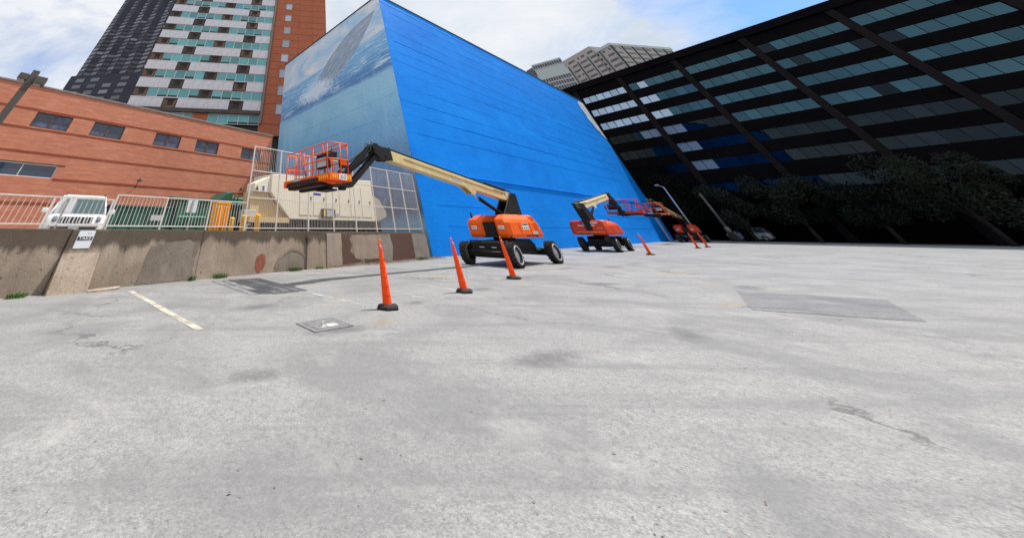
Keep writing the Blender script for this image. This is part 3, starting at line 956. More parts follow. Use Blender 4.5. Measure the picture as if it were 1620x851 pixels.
for k in range(NF):
    zs_ = 15.12 + FL * k           # spandrel row
    zw = zs_ + 1.60                # window row
    for a, c in ((-20.2, -15.25), (-13.05, -5.05), (-2.83, -.02)):
        n = max(1, round((c - a) / 1.65))
        for i in range(n):
            panel_shared(a + (c - a) * i / n + .008, a + (c - a) * (i + 1) / n - .008, zs_, 1.50)
    for x in (-15.2, -5.0):
        link('vent', rnd.choice(VM), tw, (x + .05, -.06, zs_ + .01))
    for x in (-20.2, -10.25):
        link('vent', rnd.choice(VM), tw, (x + .05, -.06, zw - .04), None, (1, 1, .98))
    for x0 in (-18.1, -8.1):
        for i in range(5):
            window(x0 + 1.6 * i, zw + .02)
    b = MB(); b.box(TX0, -.02, -.10, .1, zw - .095, zw - .01); b.obj('sill', M['wframe'], tw)
b = MB(); b.box(TX0 - .1, .05, -.5, .3, 14.55, 15.1); b.obj('ledge', M['vent_b'], tw, bevel=.03)
b = MB(); b.box(TX0, 0, -.07, 17.9, TOPZ, TOPZ + 1.0); b.obj('parapet', M['spandrel'], tw)
# recessed storey under the ledge
for a, c in ((-10.2, -7.85), (TX0, -14.4)):
    b = MB(); b.box(a, c, .02, .5, 13.2, 14.54); b.obj('brick_pier', M['redb'], tw)
for x in (-7.8, -6.25, -4.7, -3.15, -1.6): window(x, 13.16)
for x in (-14.35, -12.95, -11.6): window(x, 13.16)
b = MB(); b.box(TX0, 0, .14, .55, 13.1, 14.54); b.obj('backing', M['opening'], tw)
# edge trim and red shaft
b = MB(); b.box(-.02, .42, -.35, .3, 13.3, TOPZ + 1); b.obj('edge_pier', M['coping'], tw, bevel=.02)
RX1 = 11.02
b = MB(); b.box(.44, RX1, -.02, 8, 13.3, TOPZ + 4); b.box(.02, 3.4, -.025, 10, 11.75, 13.29); b.obj('shaft_core', M['redb'], tw)
zz = 13.35
k = 0
while zz < TOPZ + 3.5:
    h = 1.42 if k % 2 == 0 else 1.58
    win = (k % 2 == 1)
    for a, c in ((.46, 2.40), (3.78, 5.42), (5.48, 8.2), (8.24, RX1)):
        b = MB(); b.box(a, c, -.10, -.024, zz + .025, zz + h - .025); b.obj('brick_panel', M['redb'], tw)
    if win:
        f = MB(); t = .07
        for bx in ((2.44, 3.74, zz + .03, zz + .1), (2.44, 3.74, zz + h - .1, zz + h - .03), (2.44, 2.51, zz + .1, zz + h - .1), (3.67, 3.74, zz + .1, zz + h - .1)):
            f.box(bx[0], bx[1], -.16, -.03, bx[2], bx[3])
        fo = f.obj('shaft_window', M['label_g'], tw)
        g = MB(); g.box(2.5, 3.68, -.07, -.05, zz + .09, zz + h - .09); g.obj('pane', glass_mat('shaft_pane', (.36, .40, .47), .25, .3) if 'shaft_pane' not in bpy.data.materials else bpy.data.materials['shaft_pane'], fo)
    else:
        b = MB(); b.box(2.42, 3.76, -.10, -.024, zz + .025, zz + h - .025); b.obj('brick_panel', M['redb'], tw)
    zz += h; k += 1
b = MB(); b.box(3.45, 3.75, -.03, .4, .7, 11.7); b.box(.6, .9, .0, .4, .7, 11.7); b.obj('column', M['soffit'], tw)
b = MB(); b.box(-9, 3.4, .1, .2, 12.2, 12.28); b.box(-9, 3.4, .1, .2, 12.7, 12.76); b.obj('soffit_rail', M['dframe'], tw)

# ------------------------------------------------------------------ dark sawtooth tower far left
KD = Vector((.9913, -.1315, 0)).normalized()
SC_ = 2.75
PD = Vector((-41.19, 43.63, 0)) * SC_
sw = thing('sawtooth_tower', 'dark bronze high rise with zigzag bays rising behind the brick building', 'building', PD, ang(KD))
zt = lambda v: (v - 1.3) * SC_ + 1.3
BAY = 2.72 * SC_
b = MB()
NB = 6
prof = []
for i in range(NB):
    x = -.72 * SC_ + i * BAY
    prof += [(x, 0), (x + BAY * .56, -1.0), (x + BAY * .60, -1.0)]
prof.append((-.72 * SC_ + NB * BAY, 0))
poly = prof + [(prof[-1][0], 34), (prof[0][0], 34)]
b.prism(poly, 'z', 0, 122); b.obj('tower_body', M['sawdark'], sw)
b = MB(); b.box(prof[0][0] - .7, prof[-1][0], -1.3, 34, 0, zt(20.6)); b.obj('tower_base', M['sawdark'], sw)
FH = .80 * SC_
def facet(name, p0, p1, h, m, pr=.12):
    d = Vector((p1[0] - p0[0], p1[1] - p0[1], 0)); L = d.length
    b = MB(); b.box(0, L, -pr, 0, 0, h); return b.data(name, m), ang(d)
fl1, ra = facet('window', (0, 0), (BAY * .56 * .92, -1.0 * .92), FH * .54, M['sawglass'])  # light put into glass tone: left facets mostly lighter, right facets mostly darker
fl2, _ = facet('window', (0, 0), (BAY * .56 * .92, -1.0 * .92), FH * .54, M['sawglass2'])
fr1, rb = facet('window', (0, -1.0), (BAY * .40 * .92, -1.0 * .08), FH * .54, M['sawglass2'])
fr2, _ = facet('window', (0, -1.0), (BAY * .40 * .92, -1.0 * .08), FH * .54, M['sawglass'])
for i in range(NB - 1):
    x = -.72 * SC_ + i * BAY
    for j in range(29):
        zb = zt(20.75) + j * FH
        if zb > 112: break
        hi = j > 15
        big = 3 <= j + i * .35 <= 13
        m1 = fl1 if rnd.random() < .9 else fl2
        link('window', m1, sw, (x + BAY * .56 * .05, -.05, zb), (0, 0, ra), None if not hi else (.62, 1, .9))
        if j < 14 + (i > 2) * 0 and rnd.random() < .93:
            link('window', fr2 if (i + j) % 5 == 0 else fr1, sw, (x + BAY * .615, -1.0 + .04, zb), (0, 0, rb))
bw = MB(); bw.box(-.75 * SC_, .75 * SC_, -.12, 0, 0, .58 * SC_); bwm = bw.data('window', M['sawglass'])
for i in range(4):
    for j in range(6):
        if (i, j) in ((0, 3), (2, 0)): continue
        link('window', bwm, sw, (1.3 * SC_ + i * 2.75 * SC_, -1.3, zt(18.35 - 1.06 * (j - 1))))

# ------------------------------------------------------------------ mural building
mb = thing('mural_building', 'windowless block with one bright blue wall and a faded seascape on its end wall', 'building', K, A_RZ)
BL, BH, BD = 65.0, 23.1, 23.6
b = MB()
b.box(.35, BL - .02, .35, BD, -.1, BH - .3)
b.obj('core', M['roof'], mb)
# board marked blue wall: courses that stand slightly proud of one another, broken into lifts
rnd = random.Random(5)
zc = [0, 1.55, 2.75, 4.80, 6.35, 7.6, 9.05, 10.3, 11.68, 13.1, 14.4, 15.6, 16.8, 18.2, 19.6, 21.0, 22.2, BH]
b = MB()
for j in range(len(zc) - 1):
    x = 0.0
    while x < BL - .01:
        L = rnd.uniform(7, 20)
        x1 = min(BL, x + L)
        if BL - x1 < 4: x1 = BL
        top = -rnd.choice((.0, .003, .006, .010)); bot = top - rnd.choice((0, .002, .004, .008))
        if j == 3: bot -= .05; top -= .03
        b.prism([(bot, zc[j] - (.1 if j == 0 else 0)), (.34, zc[j] - (.1 if j == 0 else 0)), (.34, zc[j + 1]), (top, zc[j + 1])], 'x', x, x1)
        x = x1
b.obj('blue_wall', M['blue'], mb, raw=True)
b = MB()
b.box(3.5, 60, -.095, -.0, 4.79, 4.87); b.obj('ledge', M['blue'], mb, bevel=.01)
for x0, x1, zz, hh in ((1.0, 9.0, 16.86, .03), (4.6, 10.5, 11.70, .035), (9.5, 30, 9.06, .03), (30, 45, 11.2, .03), (40, 58, 14.45, .03)):
    b = MB(); b.box(x0, x1, -.024, .0, zz, zz + hh); b.obj('board_mark', M['blue'], mb)
for zz in zc[1:-1]:
    b = MB(); b.box(rnd.uniform(0, 6), BL - rnd.uniform(0, 8), -.015, 0, zz - .008, zz + .008); b.obj('board_seam', M['blue'], mb)
b = MB()
b.face([(-.012, .02, -.1), (-.012, .02, BH), (-.012, BD, BH), (-.012, BD, -.1)])
b.face([(-.012, .02, BH), (.4, .02, BH), (.4, BD, BH), (-.012, BD, BH)])
b.face([(-.012, BD, BH), (.4, BD, BH), (.4, BD, -.1), (-.012, BD, -.1)])
b.face([(-.012, .02, -.1), (.4, .02, -.1), (.4, .02, BH), (-.012, .02, BH)])
b.obj('mural_wall', M['mural'], mb, raw=True)
for zz, y0, y1 in ((11.0, .4, 20), (9.2, 3, 23), (6.2, .5, 14), (13.0, 6, 22), (4.1, 1, 18)):
    b = MB(); b.box(-.03, -.013, y0, y1, zz, zz + .03); b.obj('board_mark', M['mural'], mb)
b = MB()
b.box(-.10, BL, -.10, .3, BH + .003, BH + .16); b.box(-.10, .3, .302, BD, BH + .003, BH + .16); b.obj('roof_edge', M['cap'], mb)
b = MB()
pts = [(61.0, 21.9), (60.7, 20.9), (61.3, 19.6), (61.0, 18.6), (61.9, 17.6), (62.1, 16.9), (63.2, 16.5), (63.6, 15.9), (64.95, 15.2), (64.95, 22.6), (62.5, 22.6)]
b.prism(pts, 'y', -.075, -.04); b.obj('mural_remnant', M['remnant'], mb)
b = MB(); b.box(62.0, 62.6, -.12, .0, 0, 4.2); b.obj('downpipe', M['remnant'], mb)

# ------------------------------------------------------------------ dark office building on the right
DD = Vector((.443, -.8965, 0)).normalized()
PF = K + ADIR * 75
ob = thing('dark_office', 'dark steel and glass office block across the lot in its own shade', 'building', PF, ang(DD))
OX0, OX1, OT = -16.0, 62.0, 29.45
b = MB(); b.box(OX0, OX1, .5, 28, 5.2, OT - .3); b.obj('core', M['bk'], ob)
b = MB(); b.box(OX0, OX1, 4.5, 26, -.1, 5.2); b.obj('ground_floor', M['bk'], ob)
b = MB(); b.box(OX0 - .2, OX1, -.55, 28, 28.15, OT); b.obj('roof_fascia', M['bk'], ob, bevel=.05)
rows = [24.85, 21.83, 18.81, 15.79, 12.70, 9.68, 6.18]
WH = 1.47
cols = [8.23 + 9.78 * k for k in range(-3, 6)]
edges = [5.2] + [v for r in sorted(rows) for v in (r, r + WH)] + [28.1]
for i in range(0, len(edges), 2):
    b = MB(); b.box(OX0, OX1, .0, .5, edges[i], edges[i + 1]); b.obj('spandrel', M['bk'], ob)
for c in cols:
    b = MB(); b.box(c - .92, c - .02, -.30, .45, -.1, 28.14); b.obj('column', M['bk2'], ob, bevel=.03)
pm = {}
for nme in ('dg_teal', 'dg_sky', 'dg_skypaint', 'dg_dark', 'dg_lit'):
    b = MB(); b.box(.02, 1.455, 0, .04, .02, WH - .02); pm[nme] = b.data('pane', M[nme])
fb = MB(); t = .028
fb.box(0, 1.475, -.03, .1, 0, t); fb.box(0, 1.475, -.03, .1, WH - t, WH); fb.box(0, t, -.03, .1, t, WH - t); fb.box(1.475 - t, 1.475, -.03, .1, t, WH - t)
fbm = fb.data('window', M['bk'])
rnd = random.Random(21)
for ri, r in enumerate(rows):
    for ci, c in enumerate(cols):
        for i in range(6):
            x = c + 1.478 * i
            if x > OX1 - 1 or x < OX0: continue
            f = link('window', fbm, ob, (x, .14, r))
            # mirror glass in upper left panes; lower pale panes have the sky reflection painted in
            if ci <= 2: kind = 'dg_sky' if ri < 3 else ('dg_skypaint' if (ri == 3 and i >= 4) else 'dg_lit' if i < 4 else 'dg_dark')
            elif ci == 3: kind = ('dg_sky' if ri < 3 else 'dg_skypaint') if (i < 2 and 0 < ri < 6) or (ri == 0 and i == 1) else ('dg_teal' if ri < 3 else 'dg_dark')
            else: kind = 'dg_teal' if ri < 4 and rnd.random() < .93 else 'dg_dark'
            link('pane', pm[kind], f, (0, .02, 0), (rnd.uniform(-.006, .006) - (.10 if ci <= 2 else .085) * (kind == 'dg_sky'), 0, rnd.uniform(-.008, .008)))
# ground floor glass line set back behind the columns
gb = MB(); gb.box(.02, 4.85, 0, .05, .1, 4.6); gbm = gb.data('shopfront_pane', M['bk'])
for i in range(15):
    link('shopfront_pane', gbm, ob, (OX0 + .3 + i * 4.89, 4.40, 0))

# ------------------------------------------------------------------ grey office tower and white gridded tower behind
s16 = 1.6
G0 = Vector((117.79, 92.87, 0)) * s16
d1 = Vector((sin(-.1396), cos(-.1396), 0)); d2 = Vector((sin(1.4373), cos(1.4373), 0))
gt = thing('granite_tower', 'grey granite office tower with dark green fins above the dark office roof', 'building', G0, ang(d2))
zg = lambda v: (v - 1.3) * s16 + 1.3
W2, W1 = 28.75 * s16, 28.1 * s16
b = MB(); b.box(0, W2, 0, W1, 0, zg(55.6)); b.obj('wall', M['gt_wall'], gt)
b = MB(); b.box(-.4, W2 + .4, -.4, W1 + .4, zg(55.6), zg(56.6)); b.obj('roof_edge', M['gl_wall'], gt)
b = MB(); b.box(-1.2, W2 * .5, 6.6 * s16, W1 + .8, zg(40), zg(58.8)); b.obj('upper_block', M['gt_wall'], gt)
bay = 4.88 * s16
fm = MB(); fm.box(-.25, .25, -.5, 0, 0, zg(55.5)); fin = fm.data('fin', M['gt_green'])
for i in range(7):
    if i < 6: link('fin', fin, gt, (i * bay + (.1 if i == 0 else 0), 0, 0))
    if i * bay < 6.4 * s16 or True: link('fin', fin, gt, (0 if i * bay < 6.6 * s16 else -1.2, i * bay, 0), (0, 0, -pi / 2))
wm = MB(); wm.box(-.62, .62, -.06, .05, 0, 1.35); wmm = wm.data('window', M['gt_win'])
for j in range(-2, 6):
    zz = zg(54.2 - 2.07 * j)
    for i in range(6):
        for q in range(4):
            off = bay * (.24 + .17 * q)
            if rnd.random() < .93 and j < 5:
                if j >= 0: link('window', wmm, gt, (i * bay + off, 0, zz))
                if j >= 0 or (j > -2 and i * bay + off > 6.8 * s16): link('window', wmm, gt, (0 if i * bay + off < 6.6 * s16 else -1.2, i * bay + off, zz), (0, 0, -pi / 2))
gl = thing('gridded_tower', 'distant pale gridded glass tower just above the blue wall', 'building', (215 * sin(radians(41.1)), 215 * cos(radians(41.1)), 0), -radians(44))
b = MB(); b.box(0, 16, 0, 20, 0, 74); b.box(.0, 16, 0, 20, 77.5, 81); b.box(.3, 15.7, .3, 20, 74, 77.5); b.obj('wall', M['gl_wall'], gl)
b = MB(); b.prism([(-.02, 0), (-.02, 20), (-7, 20), (-4.2, 3.2)], 'z', 0, 79.5); b.obj('corner_glass', M['gl_dark'], gl)
gm = MB(); gm.box(0, 1.05, -.08, 0, 0, 2.1); gmm = gm.data('window', M['gt_win'])
for i in range(12):
    for j in range(12):
        link('window', gmm, gl, (.35 + i * 1.3, 0, 73.6 - 2.2 - j * 2.75 if j else 77.9))

# ------------------------------------------------------------------ generator
ge = thing('generator', 'large beige generator enclosure with doors and a black fuel tank behind the tall fence', 'generator', inE(0, 1.8, UP), E_RZ)
z = lambda v: v - UP
b = MB(); b.prism([(-11.62, z(2.85)), (-10.2, z(1.75)), (-2.92, z(1.75)), (-2.92, z(3.96)), (-11.62, z(3.62))], 'y', 0, 1.9); b.obj('body', M['gen'], ge, bevel=.03)
b = MB(); b.box(-12.6, -2.2, .12, 2.3, 0, z(1.735)); b.obj('fuel_tank', M['gen_d'], ge)
b = MB()
for i in range(22): b.box(-12.5 + i * .47, -12.42 + i * .47, .06, .118, .02, z(1.70))
b.obj('tank_rib', M['gen_d'], ge)
b = MB(); b.prism([(-12.6, z(2.80)), (-11.63, z(2.80)), (-11.63, z(3.52)), (-12.6, z(3.15))], 'y', .1, .9); b.obj('intake_hood', M['gen'], ge, bevel=.02)
b = MB(); b.prism([(-12.7, z(2.79)), (-11.66, z(2.79)), (-10.25, z(1.80)), (-12.6, z(1.80))], 'y', .25, 1.0); b.obj('scoop', M['gen_t'], ge, bevel=.02)
b = MB(); b.box(-12.7, -10.22, .02, .24, z(1.6), z(1.82)); b.obj('skid_rail', M['gen_t'], ge)
b = MB(); b.prism([(-2.90, z(1.80)), (-2.3, z(1.78)), (-1.42, z(2.02)), (-1.40, z(2.30)), (-2.05, z(2.95)), (-2.6, z(3.10)), (-2.90, z(3.12))], 'y', .12, 2.3); b.obj('exhaust_hood', M['gen'], ge, bevel=.03)
dm = MB(); dm.box(.03, 1.0, -.022, -.001, 0, 1.55); dmm = dm.data('door', M['gen'])
hm = MB(); hm.box(.83, .90, -.05, -.023, .68, .82); hmm = hm.data('handle', M['trim'])
for x, hh in ((-9.6, 1), (-8.55, 1), (-7.5, 1), (-6.35, 1), (-5.3, 1), (-4.2, 1)):
    d = link('door', dmm, ge, (x, 0, z(1.95)))
    link('handle', hmm, d, (0, 0, 0))
b = MB()
for i in range(8): b.box(-6.3 + 0, -5.35, -.045, -.03, z(3.53) + i * .02, z(3.54) + i * .02)
b.box(-6.35, -5.3, -.028, -.0, z(3.52), z(3.70)); b.obj('louvre', M['gen_t'], ge)
b = MB(); b.box(-7.95, -6.95, -.25, -.002, z(1.85), z(2.25)); b.obj('control_box', M['trim'], ge, bevel=.03)
b = MB(); b.box(-7.7, -7.1, -.262, -.252, z(1.9), z(2.2)); b.obj('gauge_panel', M['label_g'], ge)
b = MB(); b.box(-7.92, -7.80, -.258, -.251, z(1.9), z(2.2)); b.obj('warning_label', M['yellow'], ge)
b = MB(); b.box(-6.8, -6.35, -.027, -.024, z(1.98), z(2.06)); b.obj('nameplate', M['label_g'], ge)
b = MB(); b.cyl((-11.0, 1.2, z(3.6)), (-11.0, 1.2, z(3.95)), .16, n=14); b.cyl((-10.2, .6, z(3.6)), (-10.2, .6, z(3.85)), .1, n=12); b.obj('exhaust_stack', M['trim'], ge)
for x, c1, c2 in ((-12.6, 'ink', 'yellow'), (-12.2, 'label', 'inkb')):
    b = MB(); b.box(x, x + .3, .085, .098, z(2.85), z(3.10)); o = b.obj('warning_plate', M['label' if c1 == 'label' else 'gen'], ge)
    b = MB(); b.prism([(x + .04, z(2.88)), (x + .26, z(2.88)), (x + .15, z(3.08))], 'y', .078, .084) if c1 == 'ink' else b.box(x + .08, x + .22, .078, .084, z(2.88), z(3.07)); b.obj('mark', M[c2 if c1 != 'ink' else 'ink'], o)
# sign wired to the tall fence
fs = thing('fence_sign', 'small white and blue sign wired to the tall fence below the lift platform', 'sign', inE(-9.52, .36, 2.68), E_RZ)
b = MB(); b.box(-.28, .28, 0, .006, 0, .34); b.obj('board', M['label'], fs)
b = MB(); b.box(-.27, .27, -.003, -.0005, .02, .13); b.obj('blue_band', M['inkb'], fs)
b = MB(); b.box(-.22, -.02, -.003, -.0005, .18, .32); b.obj('red_mark', M['inkr'], fs)
b = MB(); b.cyl((.13, -.003, .25), (.13, -.0005, .25), .06, n=12); b.obj('black_mark', M['ink'], fs)

# ------------------------------------------------------------------ dumpsters and bins
def dumpster(name, label, s, n, w, d, h, m, lid=None, cat='dumpster'):
    t = thing(name, label, cat, inE(s, n, UP), E_RZ)
    b = MB(); b.prism([(0, .12), (w, .12), (w, h), (0, h)], 'y', 0, d); b.obj('body', M[m], t, bevel=.02)
    b = MB()
    k = max(2, int(w / .55))
    for i in range(k + 1):
        x = .03 + (w - .12) * i / k
        b.box(x, x + .06, -.05, -.001, .14, h - .06)
    b.obj('rib', M[m], t)
    b = MB(); b.box(-.03, w + .03, -.06, d + .03, h + .002, h + .07); b.obj('rim', M[m], t, bevel=.01)
    return t


t = dumpster('long_dumpster', 'long low dark green dumpster against the brick wall', -18.6, 3.5, 2.75, 1.9, 1.40, 'green')
b = MB(); b.box(1.78, 2.26, -.062, -.055, .98, 1.17); b.obj('label_plate', M['label_g'], t)
t = dumpster('tall_dumpster', 'taller dark green dumpster with slanted front beside the yellow bins', -15.8, 3.4, 1.9, 1.7, 1.72, 'green')
b = MB(); b.box(.15, 1.5, -.10, -.062, 1.12, 1.17); b.obj('front_bar', M['green_l'], t)
b = MB(); b.prism([(0, 1.80), (1.7, 1.80), (1.7, 1.98)], 'x', .05, 1.85); b.obj('sloped_lid', M['green'], t)
t = dumpster('open_dumpster', 'dark green dumpster with its lid tipped open beside the generator', -13.8, 3.6, 2.3, 1.7, 1.62, 'green')
b = MB(); b.prism([(.0, 1.72), (.62, 2.2), (.98, 2.24), (1.02, 1.72)], 'y', .1, 1.5); b.obj('open_lid', M['green'], t, bevel=.04)
b = MB(); b.tube([(1.0, .0, 1.72), (1.03, -.02, 2.0), (1.15, -.02, 2.08), (1.25, -.02, 1.95), (1.26, 0, 1.72)], .04, 8); b.obj('lid_handle', M['green'], t)
t = dumpster('teal_bin', 'pale teal bin against the brick wall left of the generator', -12.3, 5.4, 1.6, 1.4, 2.05, 'green_l', cat='bin')
# utility cabinet and pipes behind the bollards
uc = thing('utility_box', 'small grey utility box with white pipes behind the yellow bollards', 'utility box', inE(-12.62, 2.0, UP), E_RZ)
b = MB(); b.box(-.35, .35, 0, .4, .95, 1.42); b.obj('cabinet', M['label_g'], uc, bevel=.02)
b = MB()
b.tube([(-.2, -.05, 0), (-.2, -.05, .55), (-.1, -.05, .85), (.05, -.05, .9), (.18, -.05, .8), (.2, -.05, .5), (.1, -.05, .3), (-.05, -.05, .4)], .05, 8); b.tube([(.3, -.02, 0), (.3, -.02, .8)], .06, 8)
b.obj('pipe', M['wframe'], uc)
b = MB(); b.cyl((-.3, -.12, .55), (-.3, -.02, .55), .11, n=12); b.obj('valve_wheel', M['wframe'], uc)
b = MB(); b.box(-.3, .3, .1, .3, 0, .94); b.obj('stand', M['galv'], uc)
# yellow bins
yb = [('left one of two tall orange yellow plastic bins against the white railing', -14.92), ('right one of two tall orange yellow plastic bins against the white railing', -14.57)]
for lab, s in yb:
    t = thing('plastic_bin', lab, 'bin', inE(s, .9, UP), E_RZ, 'orange yellow plastic bins')
    b = MB(); b.loft([[(-.155, -.15, 0), (.155, -.15, 0), (.155, .2, 0), (-.155, .2, 0)], [(-.16, -.18, .8), (.16, -.18, .8), (.16, .25, .8), (-.16, .25, .8)], [(-.165, -.2, 1.5), (.165, -.2, 1.5), (.165, .28, 1.5), (-.165, .28, 1.5)]])
    b.obj('body', M['plast_y'], t, bevel=.02)
    b = MB()
    for x in (-.09, .03): b.prism([(-.18, .1), (-.21, .1), (-.232, 1.44), (-.195, 1.44)], 'x', x, x + .05)
    b.obj('rib', M['plast_y'], t)
    b = MB(); b.box(-.172, .172, -.22, .29, 1.502, 1.60); b.obj('lid', M['plast_y'], t, bevel=.02)
    b = MB(); b.box(-.17, .17, -.222, -.19, .75, .80); b.obj('band', M['plast_y'], t)
for lab, s, zt_, r in (('short leftmost yellow bollard right of the yellow bins', -13.76, 1.75, .11), ('middle yellow bollard behind the railing end', -13.14, 1.84, .145), ('rightmost tall yellow bollard in front of the generator hood', -12.37, 1.89, .135)):
    t = thing('bollard', lab, 'bollard', inE(s, 1.6, UP), 0, 'yellow bollards behind the railing')
    h = zt_ - UP
    b = MB(); b.lathe([(0.0, 0), (r, 0), (r, h - .03)], 18); b.obj('post', M['boll'], t)
    b = MB(); b.lathe([(r + .002, h - .03), (r * .9, h - .008), (r * .5, h + .01), (0, h + .015)], 18); b.obj('cap', M['boll'], t)

# ------------------------------------------------------------------ cars
def wheel_mesh(r, w, tread=False):
    b = MB()
    b.lathe([(r * .62, -w / 2), (r * .9, -w / 2), (r * .98, -w * .40), (r, -w * .3), (r, w * .3), (r * .98, w * .40), (r * .9, w / 2), (r * .62, w / 2), (r * .55, 0)], 28, axis='y', close=True)
    return b


def car(name, label, loc, rz, paint, L=4.25, W=1.80, H=1.69, hz=.10):
    t = thing(name, label, 'car', loc, rz)
    # stations along x (front at +x): x, half width, z low, z belt (top of lower body)
    h = L / 2
    st = [(-h, .82, .42, 1.02 + hz), (-h + .15, .88, .30, 1.06 + hz), (-h + .9, .90, .22, 1.06 + hz), (0, .90, .22, 1.04 + hz), (h - 1.25, .90, .22, 1.02 + hz), (h - .95, .90, .24, 1.02 + hz), (h - .45, .885, .26, 1.0 + hz), (h - .12, .86, .30, .96 + hz), (h, .80, .36, .88 + hz)]
    rings = []
    for x, hw, z0, z1 in st:
        hw *= W / 1.8
        rings.append([(x, -hw * .92, z0), (x, -hw, z0 + .15), (x, -hw, z1 - .16), (x, -hw * .94, z1 - .03), (x, -hw * .8, z1), (x, hw * .8, z1), (x, hw * .94, z1 - .03), (x, hw, z1 - .16), (x, hw, z0 + .15), (x, hw * .92, z0)])
    b = MB(); b.loft(rings, sm=True); b.obj('body', paint, t, bevel=.0)
    # greenhouse
    g0, g1, g2, g3 = -h + .12, -h + .55, h - 1.75, h - 1.08
    zb, zr = 1.0 + hz, H
    def gr(x, hw, z): return [(x, -hw, z), (x, hw, z)]
    b = MB()
    wb, wr = .83 * W / 1.8, .66 * W / 1.8
    lower = [(g0, -wb, zb), (g3, -wb, zb), (g3, wb, zb), (g0, wb, zb)]
    upper = [(g1, -wr, zr - .03), (g2, -wr, zr - .03), (g2, wr, zr - .03), (g1, wr, zr - .03)]
    b.loft([lower, upper], caps=False); b.obj('glasshouse', M['carg'], t)
    b = MB(); b.loft([[(g1 - .06, -wr - .02, zr - .04), (g2 + .06, -wr - .02, zr - .04), (g2 + .06, wr + .02, zr - .04), (g1 - .06, wr + .02, zr - .04)], [(g1, -wr + .06, zr + .03), (g2 - .1, -wr + .06, zr + .03), (g2 - .1, wr - .06, zr + .03), (g1, wr - .06, zr + .03)]]); b.obj('roof', paint, t, bevel=.02)
    for sy in (-1, 1):
        for (x0, x1) in ((g3, g2), (g0, g1), (.1, .05), (-.95, -.98)):
            b = MB(); b.tube([(x0, sy * wb * 1.0, zb), (x1, sy * (wr + .01), zr - .02)], .035, 6); b.obj('pillar', paint, t)
    r = .335
    for sx in (h - .78, -h + .78):
        for sy in (-1, 1):
            w = wheel_mesh(r, .22).obj('wheel', M['tyre'], t); w.location = (sx, sy * (W / 2 - .10), r)
            m_ = MB(); m_.lathe([(0, sy * .10), (.08, sy * .105), (.2, sy * .085), (.21, sy * .06)], 20, axis='y'); m_.obj('rim', M['rim'], w)
            a_ = MB(); a_.lathe([(r + .02, sy * .113), (r + .075, sy * .118), (r + .08, sy * .0)], 24, axis='y', c=(sx, sy * (W / 2 - .10), r)); a_.obj('wheel_arch', M['trim'], t)
    # front end
    fx = h + .005
    for sy in (-1, 1):
        b = MB(); b.lathe([(0, .05), (.07, .045), (.095, .03), (.1, .0)], 20, axis='x', c=(h - .035, sy * .60 * W / 1.8, .84 + hz)); b.obj('headlight', M['lens'], t)
        b = MB(); b.box(-.09, .09, 0, .2, -.07, .07); o = b.obj('mirror', paint, t, bevel=.03); o.location = (g3 - .12, sy * (W / 2 + .02) - (.2 if sy < 0 else 0) * 1 + 0, 1.10 + hz)
    b = MB(); b.box(h - .04, h + .02, -.47, .47, .74 + hz, .91 + hz); b.obj('grille', M['trim'], t, bevel=.02)
    for i in range(9):
        b = MB(); y = -.42 + i * .105; b.box(h + .018, h + .04, y - .018, y + .018, .745 + hz, .905 + hz); b.obj('grille_bar', paint, t)
    b = MB(); b.box(h - .05, h + .035, -.66, .66, .46 + hz, .63 + hz); b.obj('lower_grille', M['trim'], t, bevel=.02)
    b = MB(); b.box(h - .06, h + .055, -.74, .74, .645 + hz, .72 + hz); b.obj('bumper', paint, t, bevel=.03)
    b = MB(); b.box(h + .056, h + .066, -.15, .15, .56 + hz, .66 + hz); b.obj('plate', M['label_g'], t)
    b = MB()
    for sy in (-1, 1): b.tube([(g1 + .1, sy * (wr - .03), zr + .03), (g1 + .15, sy * (wr - .03), zr + .075), (g2 - .2, sy * (wr - .03), zr + .075), (g2 - .15, sy * (wr - .03), zr + .03)], .016, 6)
    b.obj('roof_rail', M['trim'], t)
    return t


car('parked_suv', 'white compact SUV facing the railing in front of the brick wall', inE(-19.55, 3.85, UP), E_RZ - pi / 2 - .10, M['carw'], W=1.92)
car('parked_suv', 'silver white car parked sideways by the dark office at the far right', Vector((74.2, 61.9, 0)), ang(DD) + pi, M['cars'], L=4.9, W=1.85, H=1.62, hz=0.0)

# ------------------------------------------------------------------ boom lifts
def octo(x0, x1, y0, y1, zz, c):
    return [(x0 + c, y0, zz), (x1 - c, y0, zz), (x1, y0 + c, zz), (x1, y1 - c, zz), (x1 - c, y1, zz), (x0 + c, y1, zz), (x0, y1 - c, zz), (x0, y0 + c, zz)]


def big_wheel(parent, x, y, side, steer, r=.44, w=.40):
    """off road wheel: lugged tyre with a silver rim"""
    t = wheel_mesh(r - .03, w)
    for i in range(20):
        for s in (-1, 1):
            a = 2 * pi * (i + (.25 if s > 0 else -.25)) / 20
            Mx = Matrix.Rotation(-a, 4, 'Y') @ Matrix.Translation((0, s * w * .24, r - .025)) @ Matrix.Rotation(s * .55, 4, 'Z')
            t.box(-.028, .028, -w * .27, w * .27, -.03, .028, 0, Mx)
    o = t.obj('wheel', M['tyre'], parent)
    o.location = (x, y, r); o.rotation_euler = (0, 0, steer)
    k = MB()
    s = side
    k.lathe([(r * .74, s * w * .50), (r * .72, s * w * .54), (r * .66, s * w * .53), (r * .62, s * w * .36), (r * .56, s * w * .24), (r * .32, s * w * .20), (r * .28, s * w * .30), (r * .16, s * w * .34), (0, s * w * .35)], 26, axis='y')
    k.obj('rim', M['rim'], o)
    k = MB()
    for i in range(8):
        a = 2 * pi * i / 8
        k.cyl((r * .40 * cos(a), s * w * .13, r * .40 * sin(a)), (r * .40 * cos(a), s * w * .18, r * .40 * sin(a)), .018, n=6)
    k.obj('wheel_nut', M['galv'], o)
    return o


